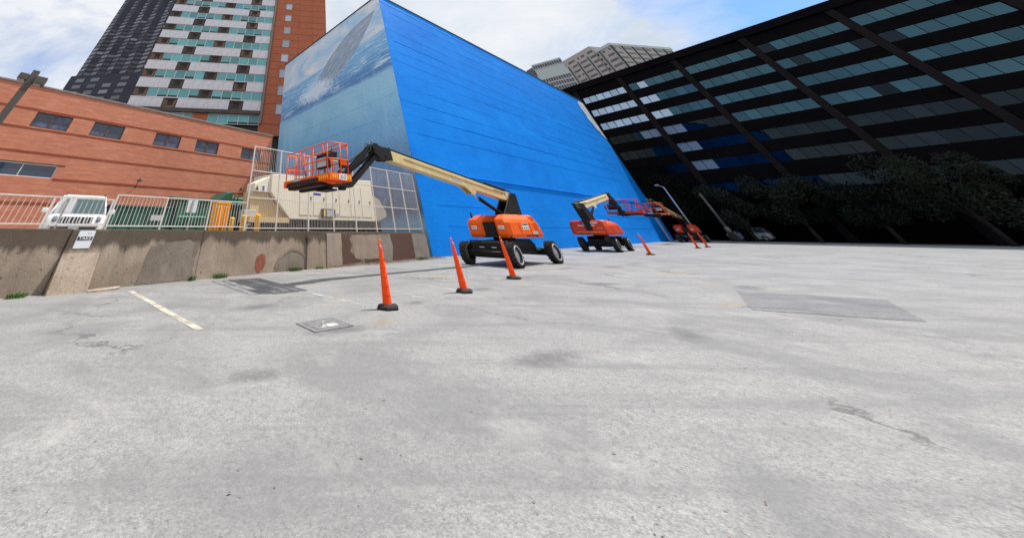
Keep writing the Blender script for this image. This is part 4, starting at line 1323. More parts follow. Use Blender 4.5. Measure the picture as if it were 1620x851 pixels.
def boom_lift(label, loc, rz, hood='orange', boom='beige', wb=(1.95, -2.3), trk=1.25, boom_pts=None, jib_pts=None, bucket=None, near=1, slim=False, steer=(0, 0, 0, 0), mast=None, decals=True, hs=1.0, taper=0.0):
    t = thing('boom_lift', label, 'boom lift', loc, rz, 'boom lifts along the blue wall')
    H_ = M[hood]
    # chassis
    b = MB()
    b.prism([(-1.9, .42), (1.55, .36), (1.75, .55), (1.75, .92), (-1.6, .96), (-2.0, .75)], 'y', -.62, .62)
    b.obj('chassis', M['mblack'], t, bevel=.03)
    b = MB(); b.box(1.60, 1.82, -1.02, 1.02, .30, .93); b.prism([(1.83, .34), (1.95, .42), (1.95, .86), (1.83, .90)], 'y', -.9, .9); b.obj('front_plate', M['mblack'], t, bevel=.03)
    for x in wb:
        b = MB(); b.box(x - .13, x + .13, -trk + .12, trk - .12, .34, .56); b.cyl((x, -trk + .3, .45), (x, trk - .3, .45), .16, n=10); b.obj('axle', M['mblack'], t, bevel=.02)
        b = MB(); b.cyl((x + (.22 if x > 0 else .22), -.75, .5), (x + .22, .75, .5), .035, n=8); b.obj('steering_rod', M['mblack'], t)
    b = MB()
    for yy in (-.3, .35): b.box(1.951, 1.975, yy - .13, yy + .13, .66, .685)
    b.cyl((1.95, .55, .5), (2.0, .55, .5), .045, n=10); b.obj('tie_down', M['label'], t)
    b = MB()
    for k in range(5):
        y0 = -.5 + .22 * k
        b.tube([(-1.2 + .2 * k, near * .64, .5 + .03 * k), (-.5 + .3 * k, near * .70, .42 + .07 * (k % 3)), (.2 + .2 * k, near * .66, .6)], .022, 6)
    b.obj('hydraulic_hose', M['hose'], t)
    k = 0
    for x in wb:
        for s in (1, -1):
            big_wheel(t, x, s * trk, s, steer[k]); k += 1
    b = MB(); b.cyl((0, 0, .94), (0, 0, 1.06), .55, n=24); b.obj('slew_ring', M['mblack'], t)
    # turntable deck and hoods
    b = MB(); b.box(-1.9, 1.30, -1.1, 1.1, 1.04, 1.10); b.box(-1.5, 1.30, -.24, .38, 1.10, 1.66); b.obj('turntable_deck', M['mblack'], t)
    for y0, y1 in ((-1.2, -.26), (.40, 1.2)):
        inn0 = y0 == -1.2
        def ol(x0, x1, cz, o, c=.18):
            ya, yb = (y0 + o, y1) if inn0 else (y0, y1 - o)
            return octo(x0, x1, ya * hs, yb * hs, cz, c)
        b = MB(); b.loft([ol(-1.55, 1.36 + taper * .4, 1.03, .08), ol(-1.55, 1.43 + taper * .5, 1.16, 0), ol(-1.55, 1.40 - taper * .3, 1.62, 0), ol(-1.50, 1.32 - taper * .7, 1.76, .06), ol(-1.45, .75 - taper, 1.96, .26)])
        b.obj('hood', H_, t, bevel=.025)
        yo = y0 * hs - .004 if inn0 else y1 * hs + .004
        b = MB(); b.box(.28, .30, yo - .004, yo + .004, 1.16, 1.62); b.box(-.9, -.88, yo - .004, yo + .004, 1.16, 1.62); b.obj('hood_seam', M['mblack'], t)
        b = MB(); yc = (y0 + y1) / 2; b.box(1.408, 1.436, yc - .15, yc + .15, 1.36, 1.5); pl = b.obj('logo_plate', M['label'], t)
        text('lettering', 'JLG', .10, M['ink'], pl, (1.438, yc, 1.43), (pi / 2, 0, pi / 2), sx=1.1)
    # counterweight
    b = MB(); b.loft([octo(-2.28, -1.56, -1.16 * hs, 1.16 * hs, 1.03, .2), octo(-2.38, -1.56, -1.2 * hs, 1.2 * hs, 1.16, .22), octo(-2.22, -1.56, -1.2 * hs, 1.2 * hs, 1.55, .25), octo(-2.05, -1.56, -1.12 * hs, 1.12 * hs, 1.90, .25), octo(-1.95, -1.56, -.98 * hs, .98 * hs, 1.97, .2)])
    b.obj('counterweight', H_, t, bevel=.03)
    if decals:
        yo = near * 1.2
        def plate(x0, x1, z0, z1, m, nm='decal'):
            b = MB(); b.box(x0, x1, yo - .006, yo + .006, z0, z1); return b.obj(nm, M[m], t)
        plate(-.75, -.05, 1.34, 1.60, 'label'); 
        b = MB(); b.box(-.70, -.1, yo - .009, yo + .009, 1.52, 1.58)
        for x in (-.62, -.42, -.22): b.box(x - .05, x + .05, yo - .009, yo + .009, 1.38, 1.45)
        b.obj('decal_print', M['ink'], t)
        plate(-1.6, -1.0, 1.16, 1.28, 'label_g')
        b = MB(); b.box(-1.5, -.2, yo - .005, yo + .005, 1.08, 1.12); b.obj('wear_mark', M['ink'], t)
        b = MB()
        for x, zz in ((-1.75, 1.7), (-1.95, 1.4), (-1.5, 1.66)): b.box(x - .05, x + .05, yo - .004 - .0, yo + .004, zz - .03, zz + .03)
        b.obj('caution_label', M['yellow'], t)
    else:
        b = MB()
        for i in range(12):
            y = -1.0 + i * .17; b.box(-2.375, -2.36, y, y + .08, 1.18, 1.23)
        b.obj('hazard_stripe', M['yellow'], t)
        b = MB(); b.box(-2.12, -2.085, -.75, .3, 1.74, 1.84); b.box(-2.2, -2.165, -.5, .75, 1.60, 1.66); b.obj('decal', M['label'], t)
        b = MB(); b.box(-2.26, -2.23, -.95, -.6, 1.36, 1.48); b.obj('decal', M['label_g'], t)
    b = MB(); b.cyl((1.0, -.95, 1.8), (1.0, -.95, 2.1), .05, n=10); b.cyl((-1.7, .5 * near, 1.95), (-1.7, .5 * near, 2.08), .05, n=10); b.obj('beacon', M['mblack'], t)
    # mast
    mp = mast or [(-.45, 1.98), (-2.62, 2.0), (-2.85, 3.06), (-2.15, 3.06)]
    for yy in (-.30, .23):
        b = MB(); b.prism(mp, 'y', yy - .04, yy + .03); b.obj('mast_plate', M['mblack'], t, bevel=.01)
    b = MB(); b.box(-2.4, -1.3, -.25, .19, 1.32, 2.25); b.box(-2.55, -2.1, -.25, .19, 2.2, 2.75); b.obj('mast_core', M['mblack'], t, bevel=.03)
    # boom: outer section, top cable tray, fly stub
    (x0, z0), (x1, z1) = boom_pts
    L = hypot(x1 - x0, z1 - z0); sl = atan2(z1 - z0, x1 - x0)
    MX = Matrix.Translation((x0, -.03, z0)) @ Matrix.Rotation(-sl, 4, 'Y')
    B_ = M[boom]
    b = MB(); b.box(0, L, -.19, .19, -.24, .22, 0, MX); b.obj('boom_section', B_, t, bevel=.03)
    b = MB(); b.box(.9, L - 1.0, -.205, .205, .02, .075, 0, MX); b.obj('boom_groove', M['beige2'], t)
    b = MB(); b.box(.3, L + .25, -.13, .13, .232, .27 if slim else .33, 0, MX); b.box(.2, .7 if slim else 2.4, -.16, .16, .235, .30 if slim else .38, 0, MX); b.obj('cable_tray', M['mblack'], t, bevel=.02)
    b = MB(); b.box(L, L + .35, -.16, .16, -.16, .20, 0, MX); b.obj('fly_section', M['mblack'], t)
    b = MB(); b.box(-.05, .5, -.21, .21, -.26, .24, 0, MX); b.obj('boom_foot', B_, t, bevel=.03)
    gx = min(3.6, L * .45)
    b = MB()
    for yy in (-.2, .14):
        vs = [MX @ Vector(p) for p in ((gx, yy, -.2), (gx + 1.25, yy, -.2), (gx + .55, yy, -.48), (gx + .3, yy, -.46), (gx, yy + .06, -.2), (gx + 1.25, yy + .06, -.2), (gx + .55, yy + .06, -.48), (gx + .3, yy + .06, -.46))]
        b.mesh(vs, [(0, 1, 2, 3), (7, 6, 5, 4), (0, 4, 5, 1), (1, 5, 6, 2), (2, 6, 7, 3), (3, 7, 4, 0)])
    b.obj('cylinder_bracket', B_, t)
    ce = MX @ Vector((gx + .42, 0, -.40))
    c0 = Vector((-.75, -.03, 2.02))
    mid = c0 + (ce - c0) * .72
    b = MB(); b.cyl(c0, mid, .10, n=12); b.obj('lift_cylinder', M['mblack'], t)
    b = MB(); b.cyl(mid, ce, .055, n=10); b.obj('cylinder_rod', M['steel'] if boom == 'beige' else M['mblack'], t)
    for s in (-1, 1):
        q = MX @ Vector((L * .72, s * .198, .04))
    rr = random.Random(4)
    b = MB()
    for i in range(9):
        x = .35 + i * .16; b.box(x, x + .10, -.196, .196, .06 + rr.uniform(-.02, .02), .15, 0, MX)
    b.obj('boom_print', M['ink'], t)
    for k_, yy in enumerate((-.12, -.02, .09)):
        b = MB(); b.tube([MX @ Vector(p) for p in ((1.2, yy, .36), (.2, yy, .42), (-.45, yy, .30 + .05 * k_), (-.62 + .05 * k_, yy, -.2), (-.3, yy, -.75))], .024, 6); b.obj('boom_hose', M['hose'], t)
    b = MB()
    for i in range(int(L / 1.1)): b.box(1.0 + i * 1.1, 1.06 + i * 1.1, -.15, .15, .331, .345, 0, MX)
    b.obj('tray_clip', M['galv'], t)
    b = MB(); b.box(L * .46, L * .46 + .9, -.1955, -.191, -.10, .0, 0, MX); b.box(L * .46, L * .46 + .9, .191, .1955, -.10, .0, 0, MX); b.obj('boom_label', M['label_g'], t)
    # knuckle and jib
    tip = MX @ Vector((L + .3, 0, .05))
    kx = tip.x + .75; kz = tip.z + .16
    b = MB()
    for yy in (-.24, .12):
        b.prism([(tip.x - .45, tip.z - .30), (tip.x + .25, tip.z - .36), (kx + .1, kz - .22), (kx + .16, kz + .05), (kx - .05, kz + .16), (kx - .3, kz + .10), (tip.x, tip.z + .20), (tip.x - .35, tip.z + .26)], 'y', yy - .03, yy + .09)
    b.obj('knuckle', M['mblack'], t, bevel=.02)
    b = MB(); b.cyl((kx, -.3, kz - .05), (kx, .26, kz - .05), .10, n=12); b.cyl((tip.x, -.28, tip.z - .12), (tip.x, .24, tip.z - .12), .09, n=12); b.cyl((tip.x + .1, -.03, tip.z - .26), (kx - .05, -.03, kz - .35), .09, n=10)
    b.obj('knuckle_pin', M['mblack'], t)
    jx, jz = jib_pts
    for yy in (-.14, .10):
        for dx, dz in ((.05, .04), (-.30, -.22)):
            b = MB()
            p0, p1 = Vector((kx + dx, yy, kz + dz)), Vector((jx + dx, yy, jz + dz + .12))
            d = (p1 - p0).normalized(); up = Vector((-d.z, 0, d.x)) * .085
            vs = [p + o + Vector((0, q, 0)) for p in (p0, p1) for o in (up, -up) for q in (-.035, .035)]
            b.mesh(vs, [(0, 1, 3, 2), (4, 6, 7, 5), (0, 2, 6, 4), (1, 5, 7, 3), (0, 4, 5, 1), (2, 3, 7, 6)])
            b.obj('jib_arm', M['mblack'], t)
    b = MB(); b.cyl((kx - .12, -.02, kz - .2), (jx - .1, -.02, jz + .25), .07, n=10); b.obj('jib_cylinder', M['mblack'], t)
    b = MB(); b.tube([(kx - .3, -.22, kz + .16), (kx + .15, -.24, kz + .2), (kx + .3, -.22, kz - .1), (jx + .1, -.2, jz + .4), (jx + .2, -.15, jz + .1)], .03, 6); b.tube([(kx - .3, .2, kz + .14), (kx + .2, .2, kz + .16), (kx + .26, .2, kz - .15), (jx + .05, .18, jz + .3)], .025, 6); b.obj('jib_hose', M['hose'], t)
    # platform
    bx0, bx1, by0, by1, bz = bucket
    b = MB(); b.box(jx - .25, bx0 + .1, -.25, .2, bz - .16, bz + .18); b.cyl((jx + .12, -.03, bz - .25), (jx + .12, -.03, bz + .4), .17, n=14); b.obj('rotator', M['mblack'], t, bevel=.02)
    pt = MB()
    nb = int((by1 - by0) / .10)
    for i in range(nb):
        y = by0 + (by1 - by0) * (i + .5) / nb; pt.box(bx0 + .021, bx1 - .021, y - .028, y + .028, bz - .055, bz - .025)
    for x in (bx0 + .3, bx1 - .3): pt.box(x - .03, x + .03, by0 + .021, by1 - .021, bz - .0595, bz - .056)
    pt.obj('platform_floor', M['orange_d'] if hood == 'orange' else M['mblack'], t)['kind'] = 'stuff'
    b = MB()
    for i in range(9):
        y = by0 + (by1 - by0) * (i + .5) / 9; b.box(bx0 + .05, bx1 - .05, y - .03, y + .03, bz - .13, bz - .061)
    b.obj('floor_beam', M['mblack'] if hood != 'orange' else M['orange'], t)
    b = MB(); b.box(bx0 + .2, bx0 + .45, by0 + .3, by1 - .9, bz - .26, bz - .131); b.box(bx0 - .05, bx0 + .5, -.4, .35, bz - .33, bz - .262); b.obj('under_frame', M['mblack'], t, bevel=.03)
    for nm, q in (('toe_board', (bx0, bx1, by1 - .02, by1)), ('toe_board', (bx0, bx1, by0, by0 + .02)), ('toe_board', (bx0, bx0 + .02, by0 + .021, by1 - .021)), ('toe_board', (bx1 - .02, bx1, by0 + .021, by1 - .021))):
        b = MB(); b.box(*q, bz - .12, bz + .10); b.obj(nm, H_, t)
    b = MB(); b.prism([(bx1 + .002, bz - .13), (bx1 + .06, bz - .13), (bx1 + .03, bz + .015), (bx1 + .002, bz + .015)], 'y', by0 + .32, by1 - .75); b.box(bx1 - .40, bx1 - .05, by0 + .32, by1 - .7, bz - .22, bz - .131); b.obj('dark_side_plate', M['mblack'], t)  # black plate that also puts the shade of this long side into its colour
    b = MB(); b.box(bx1 + .002, bx1 + .012, by0 + .85, by0 + 1.35, bz + .02, bz + .13); b.obj('serial_plate', M['label_g'], t)
    rh = 1.10
    R_ = .024
    def loop(zz, nm='rail', r=R_):
        c = .12
        pts = octo(bx0 + .02, bx1 - .02, by0 + .02, by1 - .02, bz + zz, c)
        b = MB(); b.tube(pts + [pts[0]], r, 8); b.obj(nm, H_, t)
    loop(rh); loop(.55)
    gy = (by0 + by1) / 2 - .45
    b = MB()
    for y in (gy - .28, gy + .28): b.cyl((bx1 - .05, y, bz + .1), (bx1 - .05, y, bz + .98), .02, n=8)
    for zz in (.32, .72, .96): b.cyl((bx1 - .05, gy - .28, bz + zz), (bx1 - .05, gy + .28, bz + zz), .018, n=8)
    b.obj('gate', H_, t)
    b = MB()
    for y in (by0 + .28, by1 - .3):
        b.tube([(bx1 - .06, y - .16, bz + .52), (bx1 - .16, y - .1, bz + .42), (bx1 - .16, y + .2, bz + .40), (bx1 - .06, y + .26, bz + .52)], .018, 6)
    b.obj('grab_bar', H_, t)
    b = MB(); b.tube([(bx0 + .3, by0 + .5, bz + .9), (bx0 + .5, by0 + .7, bz + .55), (bx0 + .4, by0 + .9, bz + .2), (bx0 + .3, by0 + 1.1, bz)], .022, 6); b.obj('control_cable', M['hose'], t)
    b = MB(); b.tube([(bx0 + .25, (by0 + by1) / 2 + .3, bz + .72), (bx0 + .1, (by0 + by1) / 2 + .1, bz + .2), (bx0 - .15, 0, bz - .05)], .03, 6); b.obj('control_cable', M['hose'], t)
    b = MB(); b.cyl((bx0 + .24, (by0 + by1) / 2 + .5, bz + 1.02), (bx0 + .26, (by0 + by1) / 2 + .5, bz + 1.14), .022, n=8); b.cyl((bx0 + .24, (by0 + by1) / 2 + .8, bz + 1.02), (bx0 + .22, (by0 + by1) / 2 + .8, bz + 1.12), .022, n=8); b.obj('joystick', M['trim'], t)
    for x, y in [(x, y) for x in (bx0 + .02, bx1 - .02) for y in (by0 + .16, by0 + (by1 - by0) * .36, by0 + (by1 - by0) * .66, by1 - .16)] + [(bx0 + .5, by0 + .02), (bx0 + .5, by1 - .02)]:
        b = MB(); b.cyl((x, y, bz + .10), (x, y, bz + rh), R_, n=8); b.obj('rail_post', H_, t)
    b = MB(); b.tube([(bx1 - .02, by1 - .5, bz + rh), (bx1 - .25, by1 - .5, bz + .3)], .022, 6); b.tube([(bx0 + .1, by1 - .15, bz + rh), (bx0 + .3, by1 - .3, bz + rh + .08), (bx0 + .3, by0 + .6, bz + rh + .02)], .02, 6); b.obj('brace', H_, t)
    for yy in ((by0 + by1) / 2 + .62,):
        b = MB(); b.box(bx0 + .08, bx0 + .40, yy - .36, yy + .36, bz + .76, bz + .96); b.obj('control_console', M['mblack'], t, bevel=.02)
    b = MB(); b.box(bx1 - .24, bx1 - .05, by1 - .95, by1 - .2, bz + .28, bz + .76); cb = b.obj('manual_box', M['mblack'], t, bevel=.02)
    b = MB(); b.box(bx1 - .049, bx1 - .042, by1 - .88, by1 - .28, bz + .33, bz + .62); b.obj('placard', M['label_g'], cb)
    b = MB(); b.box(bx0 + .12, bx0 + .55, by1 - .09, by1 - .035, bz + .28, bz + .60); cb = b.obj('end_box', M['mblack'], t)
    b = MB(); b.box(bx0 + .17, bx0 + .52, by1 - .034, by1 - .030, bz + .38, bz + .56); b.obj('end_panel', H_, cb)
    # plates on the near end and the hazard tape
    if near:
        b = MB(); b.box(bx0 + .25, bx0 + .62, by1 + .001, by1 + .008, bz - .10, bz + .085); pl = b.obj('logo_plate', M['label'], t)
        text('lettering', 'JLG', .17, M['ink'], pl, ((bx0 + .435), by1 + .010, bz - .008), (pi / 2, 0, pi), sx=1.0, shear=.25)
        b = MB()
        for i in range(3):
            x = bx0 + .66 + i * .1; b.mesh([(x, by1 + .004, bz - .05), (x + .05, by1 + .004, bz - .05), (x + .08, by1 + .004, bz + .05), (x + .03, by1 + .004, bz + .05)], [(0, 1, 2, 3)])
        for i in range(2):
            x = bx0 + .04 + i * .1; b.mesh([(x, by1 + .004, bz - .05), (x + .05, by1 + .004, bz - .05), (x + .08, by1 + .004, bz + .05), (x + .03, by1 + .004, bz + .05)], [(0, 1, 2, 3)])
        for i in range(6):
            y = by1 - .12 - i * .12; b.mesh([(bx1 + .004, y, bz - .05), (bx1 + .004, y - .06, bz - .05), (bx1 + .004, y - .09, bz + .05), (bx1 + .004, y - .03, bz + .05)], [(0, 1, 2, 3)])
        b.obj('hazard_stripe', M['yellow'], t)
    return t


P0 = Vector((10.45, 20.30, 0))
boom_lift('nearest orange boom lift, its cream boom reaching left over the railing to a raised platform', P0, A_RZ + pi, near=1,
          boom_pts=((-2.15, 2.84), (8.45, 4.05)), jib_pts=(11.35, 2.82), bucket=(12.05, 13.1, -2.1, 1.3, 2.78), steer=(0, 0, -.12, -.12))
P1 = Vector((25.66, 32.66, 0))
boom_lift('second red orange boom lift along the blue wall, its boom rising to the right', P1, A_RZ + .04, hood='orange_d', near=-1, decals=False, slim=True, boom='cream',
          wb=(1.75, -1.75), trk=1.15, hs=1.2, taper=.5, mast=[(-.3, 2.0), (-2.1, 2.0), (-2.7, 3.15), (-1.5, 3.15)],
          boom_pts=((-1.9, 2.95), (9.0, 4.12)), jib_pts=(11.8, 2.95), bucket=(12.5, 13.5, -1.75, 1.5, 2.85))
P2 = Vector((57.9, 56.0, 0))
boom_lift('farthest boom lift, at the end of the blue wall near the dark office', P2, A_RZ + pi + .02, hood='orange_d', boom='beige2', near=1,
          wb=(1.8, -2.2), trk=1.2, boom_pts=((-2.1, 2.84), (10.8, 4.3)), jib_pts=(13.2, 3.2), bucket=(13.9, 14.9, -1.4, 1.4, 2.95))

# ------------------------------------------------------------------ channelizer cones
def cone_proto():
    t = thing('channelizer_cone', 'x', 'traffic cone')
    b = MB()
    hexa = lambda r, zz: [(r * cos(radians(60 * k + 12)), r * .88 * sin(radians(60 * k + 12)), zz) for k in range(6)]
    b.loft([hexa(.275, 0), hexa(.275, .035), hexa(.235, .065), hexa(.13, .075)]); b.obj('base', M['rubber'], t, bevel=.008)
    prof = []
    n = 6; z0, z1 = .068, .93
    for i in range(n):
        za, zb = z0 + (z1 - z0) * i / n, z0 + (z1 - z0) * (i + 1) / n
        ra = .105 - .055 * i / n; rb = .105 - .055 * (i + 1) / n
        prof += [(ra + .004, za), (ra + .002, za + .012), (rb - .001, zb - .012), (rb - .004, zb)]
    b = MB(); b.lathe(prof, 26); b.obj('body', M['cone'], t)
    b = MB(); b.lathe([(.047, .93), (.052, .945), (.046, 1.0), (.030, 1.03), (0, 1.04)], 20)
    b.tube([(-.034, 0, 1.0), (-.044, 0, 1.05), (-.038, 0, 1.10), (-.015, 0, 1.125), (.015, 0, 1.125), (.038, 0, 1.10), (.044, 0, 1.05), (.034, 0, 1.0)], .016, 8)
    b.obj('loop_handle', M['cone_top'], t)
    b = MB()
    for i in range(1, n + 0):
        zz = z0 + (z1 - z0) * i / n; r = .105 - .055 * i / n
        b.lathe([(r + .001, zz - .012), (r + .0065, zz - .004), (r + .0065, zz + .006), (r + .001, zz + .014)], 26)
    b.obj('step_ring', M['cone'], t)
    return t


cp = cone_proto()
cones = [((1.61, 9.37), .15, 'nearest orange cone on a black hexagonal base, standing before the retaining wall'),
         ((4.26, 11.56), .9, 'second orange cone, in front of the nearest boom lift left front wheel'),
         ((7.28, 14.45), .5, 'third orange cone, overlapping the nearest boom lift front wheel'),
         ((24.5, 27.5), .2, 'lone orange cone right of the second boom lift wheels'),
         ((38.4, 37.25), .7, 'left cone of the far pair in front of the farthest boom lift'),
         ((41.6, 39.3), .4, 'right cone of the far pair in front of the farthest boom lift')]
for i, ((x, y), r, lab) in enumerate(cones):
    c = cp if i == 0 else copy_tree(cp)
    c.location = (x, y, 0); c.rotation_euler = (random.uniform(-.012, .012), random.uniform(-.012, .012), r)
    c['label'] = lab; c['group'] = 'orange channelizer cones across the lot'

# ------------------------------------------------------------------ lamps and poles
lp = thing('street_lamp', 'dark bronze street lamp with a box head leaning into the left edge', 'street lamp', (14.2 * sin(radians(-48.4)), 14.2 * cos(radians(-48.4)), UP), E_RZ)
b = MB(); b.box(-.10, .10, -.08, .08, .0, 5.05); b.obj('pole', M['lamp_bz'], lp, bevel=.01)
for s in (-1, 1):
    b = MB(); b.box(s * .102 if s > 0 else -.36, .44 if s > 0 else -.102, -.17, .17, 4.60 + (.05 if s < 0 else 0), 4.86); b.obj('lamp_head', M['lamp_bz'], lp, bevel=.02)
    b = MB(); b.box(s * .24 - .1, s * .24 + .1, -.13, .13, 4.585 + (.05 if s < 0 else 0), 4.598 + (.05 if s < 0 else 0)); b.obj('lens', M['lens'], lp)
b = MB(); b.box(-.09, .09, -.05, .05, 4.70, 4.80); b.obj('bracket', M['lamp_bz'], lp)
b = MB(); b.box(-.15, .15, -.15, .15, 0, .05); b.obj('base_plate', M['lamp_bz'], lp)

fl = thing('street_lamp', 'slim aluminium street lamp with a cobra head behind the farthest boom lift', 'street lamp', Vector((60.4, 57.24, 0)), A_RZ)
b = MB(); b.cyl((0, 0, 0), (0, 0, 6.9), .14, .09, n=10); b.obj('pole', M['lamp_al'], fl)
b = MB(); b.tube([(0, 0, 6.6), (-.1, .15, 6.95), (-.3, .5, 7.05)], .05, 8); b.obj('arm', M['lamp_al'], fl)
b = MB(); b.loft([[(-1.1, .35, 7.05), (-1.1, .75, 7.05), (-1.1, .75, 7.12), (-1.1, .35, 7.12)], [(-.65, .25, 6.97), (-.65, .85, 6.97), (-.65, .85, 7.2), (-.65, .25, 7.2)], [(-.2, .4, 7.0), (-.2, .7, 7.0), (-.2, .7, 7.14), (-.2, .4, 7.14)]]); b.obj('lamp_head', M['lamp_al'], fl, bevel=.03)
b = MB(); b.box(-.25, .25, -.25, .25, 0, .6); b.obj('base', M['coping'], fl)

wp = thing('utility_pole', 'weathered brown pole with a dark stump base in front of the silver car', 'pole', Vector((67.4, 58.6, 0)), 0)
b = MB(); b.cyl((0, 0, 0), (0, 0, 6.1), .22, .17, n=10); b.obj('shaft', M['wood'], wp)
b = MB(); b.lathe([(.62, 0), (.6, .5), (.42, .95), (.3, 1.1), (.2, 1.12)], 12); b.obj('stump_base', M['bark'], wp)
b = MB(); b.lathe([(.26, 1.12), (.32, 1.2), (.3, 1.7), (.25, 1.75)], 10); b.obj('collar', M['coping'], wp)


# ------------------------------------------------------------------ trees along the dark office
def tree(label, loc, h, r, seed, nleaf=9500):
    R0 = random.Random(seed)
    t = thing('oak_tree', label, 'tree', loc, R0.uniform(0, 6), 'dark oak trees along the office front')
    b = MB()
    b.tube([(0, 0, 0), (.08, .05, h * .18), (.0, .12, h * .38), (.1, .1, h * .62)], [.26, .2, .16, .07], 9)
    ends = []
    for k in range(9):
        a = k * 2.4 + R0.uniform(-.3, .3); z0 = h * R0.uniform(.15, .45); rr = r * R0.uniform(.5, 1.0); ze = h * R0.uniform(.34, .88)
        e = (cos(a) * rr, sin(a) * rr, ze)
        b.tube([(0, .08, z0), (cos(a) * rr * .5, sin(a) * rr * .5, z0 + (ze - z0) * .6), e], [.10, .06, .02], 6); ends.append(e)
    b.obj('trunk', M['bark'], t)
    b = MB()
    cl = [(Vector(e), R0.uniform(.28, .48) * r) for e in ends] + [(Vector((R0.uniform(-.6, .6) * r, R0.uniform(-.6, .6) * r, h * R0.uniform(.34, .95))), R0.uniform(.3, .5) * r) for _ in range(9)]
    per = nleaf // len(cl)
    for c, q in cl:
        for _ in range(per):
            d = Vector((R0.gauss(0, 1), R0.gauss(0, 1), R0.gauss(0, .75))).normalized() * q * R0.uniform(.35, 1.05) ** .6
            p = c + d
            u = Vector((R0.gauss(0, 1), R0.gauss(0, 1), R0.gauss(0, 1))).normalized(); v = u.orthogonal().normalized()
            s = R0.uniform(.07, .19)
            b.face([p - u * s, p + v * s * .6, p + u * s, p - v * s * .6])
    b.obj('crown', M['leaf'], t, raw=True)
    return t


def at_office(s, y): return PF + DD * s - Vector((-DD.y, DD.x, 0)) * (-y)


OY = Vector((-DD.y, DD.x, 0))
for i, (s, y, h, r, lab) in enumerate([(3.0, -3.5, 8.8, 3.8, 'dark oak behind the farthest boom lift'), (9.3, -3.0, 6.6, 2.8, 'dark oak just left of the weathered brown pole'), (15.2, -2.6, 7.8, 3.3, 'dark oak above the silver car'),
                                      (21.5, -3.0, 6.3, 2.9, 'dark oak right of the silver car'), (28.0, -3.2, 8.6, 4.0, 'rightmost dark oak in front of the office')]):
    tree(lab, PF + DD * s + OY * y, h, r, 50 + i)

# ------------------------------------------------------------------ small things on the ground
def weed(label, loc, n, h, r, seed):
    R0 = random.Random(seed)
    b = MB()
    for _ in range(n):
        a = R0.uniform(0, 6.28); q = r * R0.random() ** .6; p = Vector((q * cos(a), q * sin(a) * .5, 0))
        tip = p + Vector((R0.gauss(0, .08), R0.gauss(0, .06), h * R0.uniform(.4, 1)))
        w = Vector((R0.uniform(-1, 1), R0.uniform(-1, 1), 0)).normalized() * R0.uniform(.006, .016)
        m_ = (p + tip) / 2 + Vector((0, 0, .02))
        b.face([p - w * .5, p + w * .5, m_ + w]); b.face([p - w * .5, m_ + w, m_ - w]); b.face([m_ - w, m_ + w, tip])
    o = b.obj('weed_clump', M['weed'], None, raw=True)
    o.location = loc; o.rotation_euler = (0, 0, E_RZ)
    tag(o, label, 'weeds', 'weeds along the foot of the retaining wall')


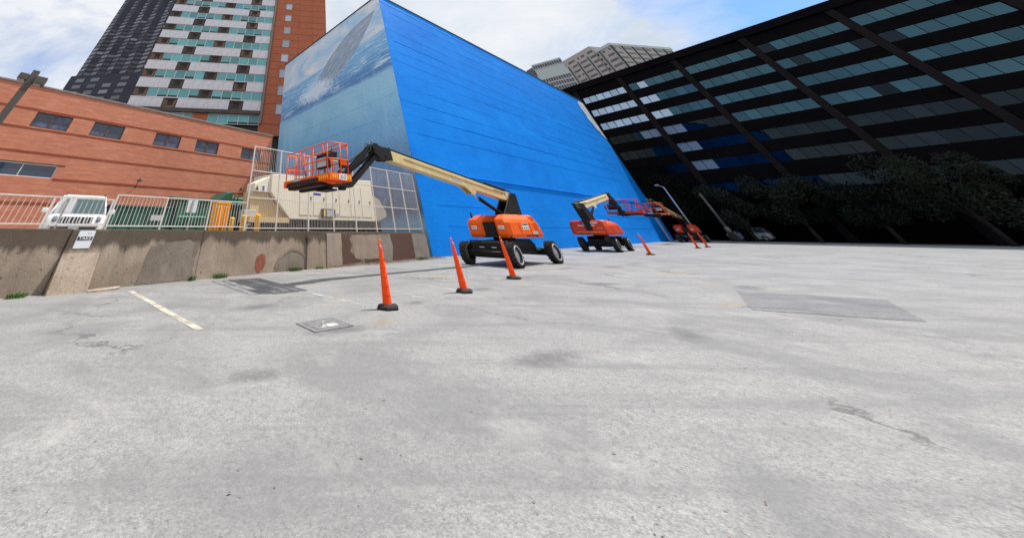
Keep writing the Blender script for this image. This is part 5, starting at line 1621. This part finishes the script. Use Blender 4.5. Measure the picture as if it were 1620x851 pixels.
weed('bright weed clump at the wall foot in the left corner', inE(-20.55, .05), 110, .11, .24, 1)
weed('weed clump at the wall foot midway along the retaining wall', inE(-14.65, .12), 110, .15, .3, 2)
weed('weed clump at the foot of the blocked arch', inE(-11.05, .10), 130, .15, .34, 3)
weed('weed clump beside the wall pilaster', inE(-9.7, .02), 80, .09, .26, 4)
weed('small weed tuft below the dark render patch', inE(-15.75, .15), 45, .15, .14, 5)
weed('dry weeds near the right end of the retaining wall', inE(-1.4, -.35), 120, .15, .6, 6)
o = None
b = MB(); R0 = random.Random(9)
for _ in range(2600):
    s = R0.uniform(-9.5, 1.2); q = abs(R0.gauss(0, .35)) * (1.2 if s > -7 else .5)
    p = inE(s, .2 - q, .012 + .02 * R0.random()); a = R0.uniform(0, 6.28); l = R0.uniform(.015, .05)
    u = Vector((cos(a) * l, sin(a) * l, R0.uniform(-.01, .02))); v = Vector((-sin(a) * l * .6, cos(a) * l * .6, R0.uniform(-.01, .01)))
    b.face([p - u, p - v, p + u, p + v])
for cx, cy, n_ in ((3.9, 14.6, 160), (4.6, 14.4, 120), (10.1, 24.8, 200)):
    for _ in range(n_):
        p = Vector((cx + R0.gauss(0, .5), cy + R0.gauss(0, .25), .012)); a = R0.uniform(0, 6.28); l = R0.uniform(.01, .035)
        u = Vector((cos(a) * l, sin(a) * l, .005)); v = Vector((-sin(a) * l * .6, cos(a) * l * .6, 0)); b.face([p - u, p - v, p + u, p + v])
for _ in range(420):
    d_ = 3.2 + 24 * R0.random() ** 1.6; a = R0.uniform(-.6, 1.1)
    p = Vector((d_ * sin(a), d_ * cos(a), .008))
    if (p - W0).dot(NW) > .1: continue
    a = R0.uniform(0, 6.28); l = R0.uniform(.004, .014) * (1.5 if R0.random() < .1 else 1)
    u = Vector((cos(a) * l, sin(a) * l, .004)); v = Vector((-sin(a) * l * .5, cos(a) * l * .5, 0)); b.face([p - u, p - v, p + u, p + v])
o = b.obj('leaf_litter', M['dirt'], None, raw=True); o['kind'] = 'stuff'
# broken slab at the wall foot
b = MB(); b.prism([(-.42, -.10), (-.2, -.17), (.25, -.13), (.45, -.02), (.40, .10), (-.1, .14), (-.4, .1)], 'z', 0, .045)
o = b.obj('concrete_slab', M['slab'], None, bevel=.012); o.location = inE(-18.55, -.12); o.rotation_euler = (.02, -.03, E_RZ)
tag(o, 'broken pinkish concrete slab lying at the foot of the buttress', 'concrete slab')
# drain plate in the foreground
dp = thing('drain_plate', 'square iron drain plate with worn white paint set in the asphalt', 'drain plate', (.13, 7.98, 0), .55)
b = MB(); b.box(-.42, .42, -.36, .36, -.05, .012); b.obj('frame', M['patch'], dp)
b = MB(); b.box(-.31, .31, -.26, .26, -.04, .018); b.obj('cover', M['iron'], dp, bevel=.005)
b = MB(); b.box(-.30, .2, -.24, -.05, .0185, .0215); b.box(-.1, .3, .02, .2, .0185, .0215); b.obj('paint', M['line_w'], dp)
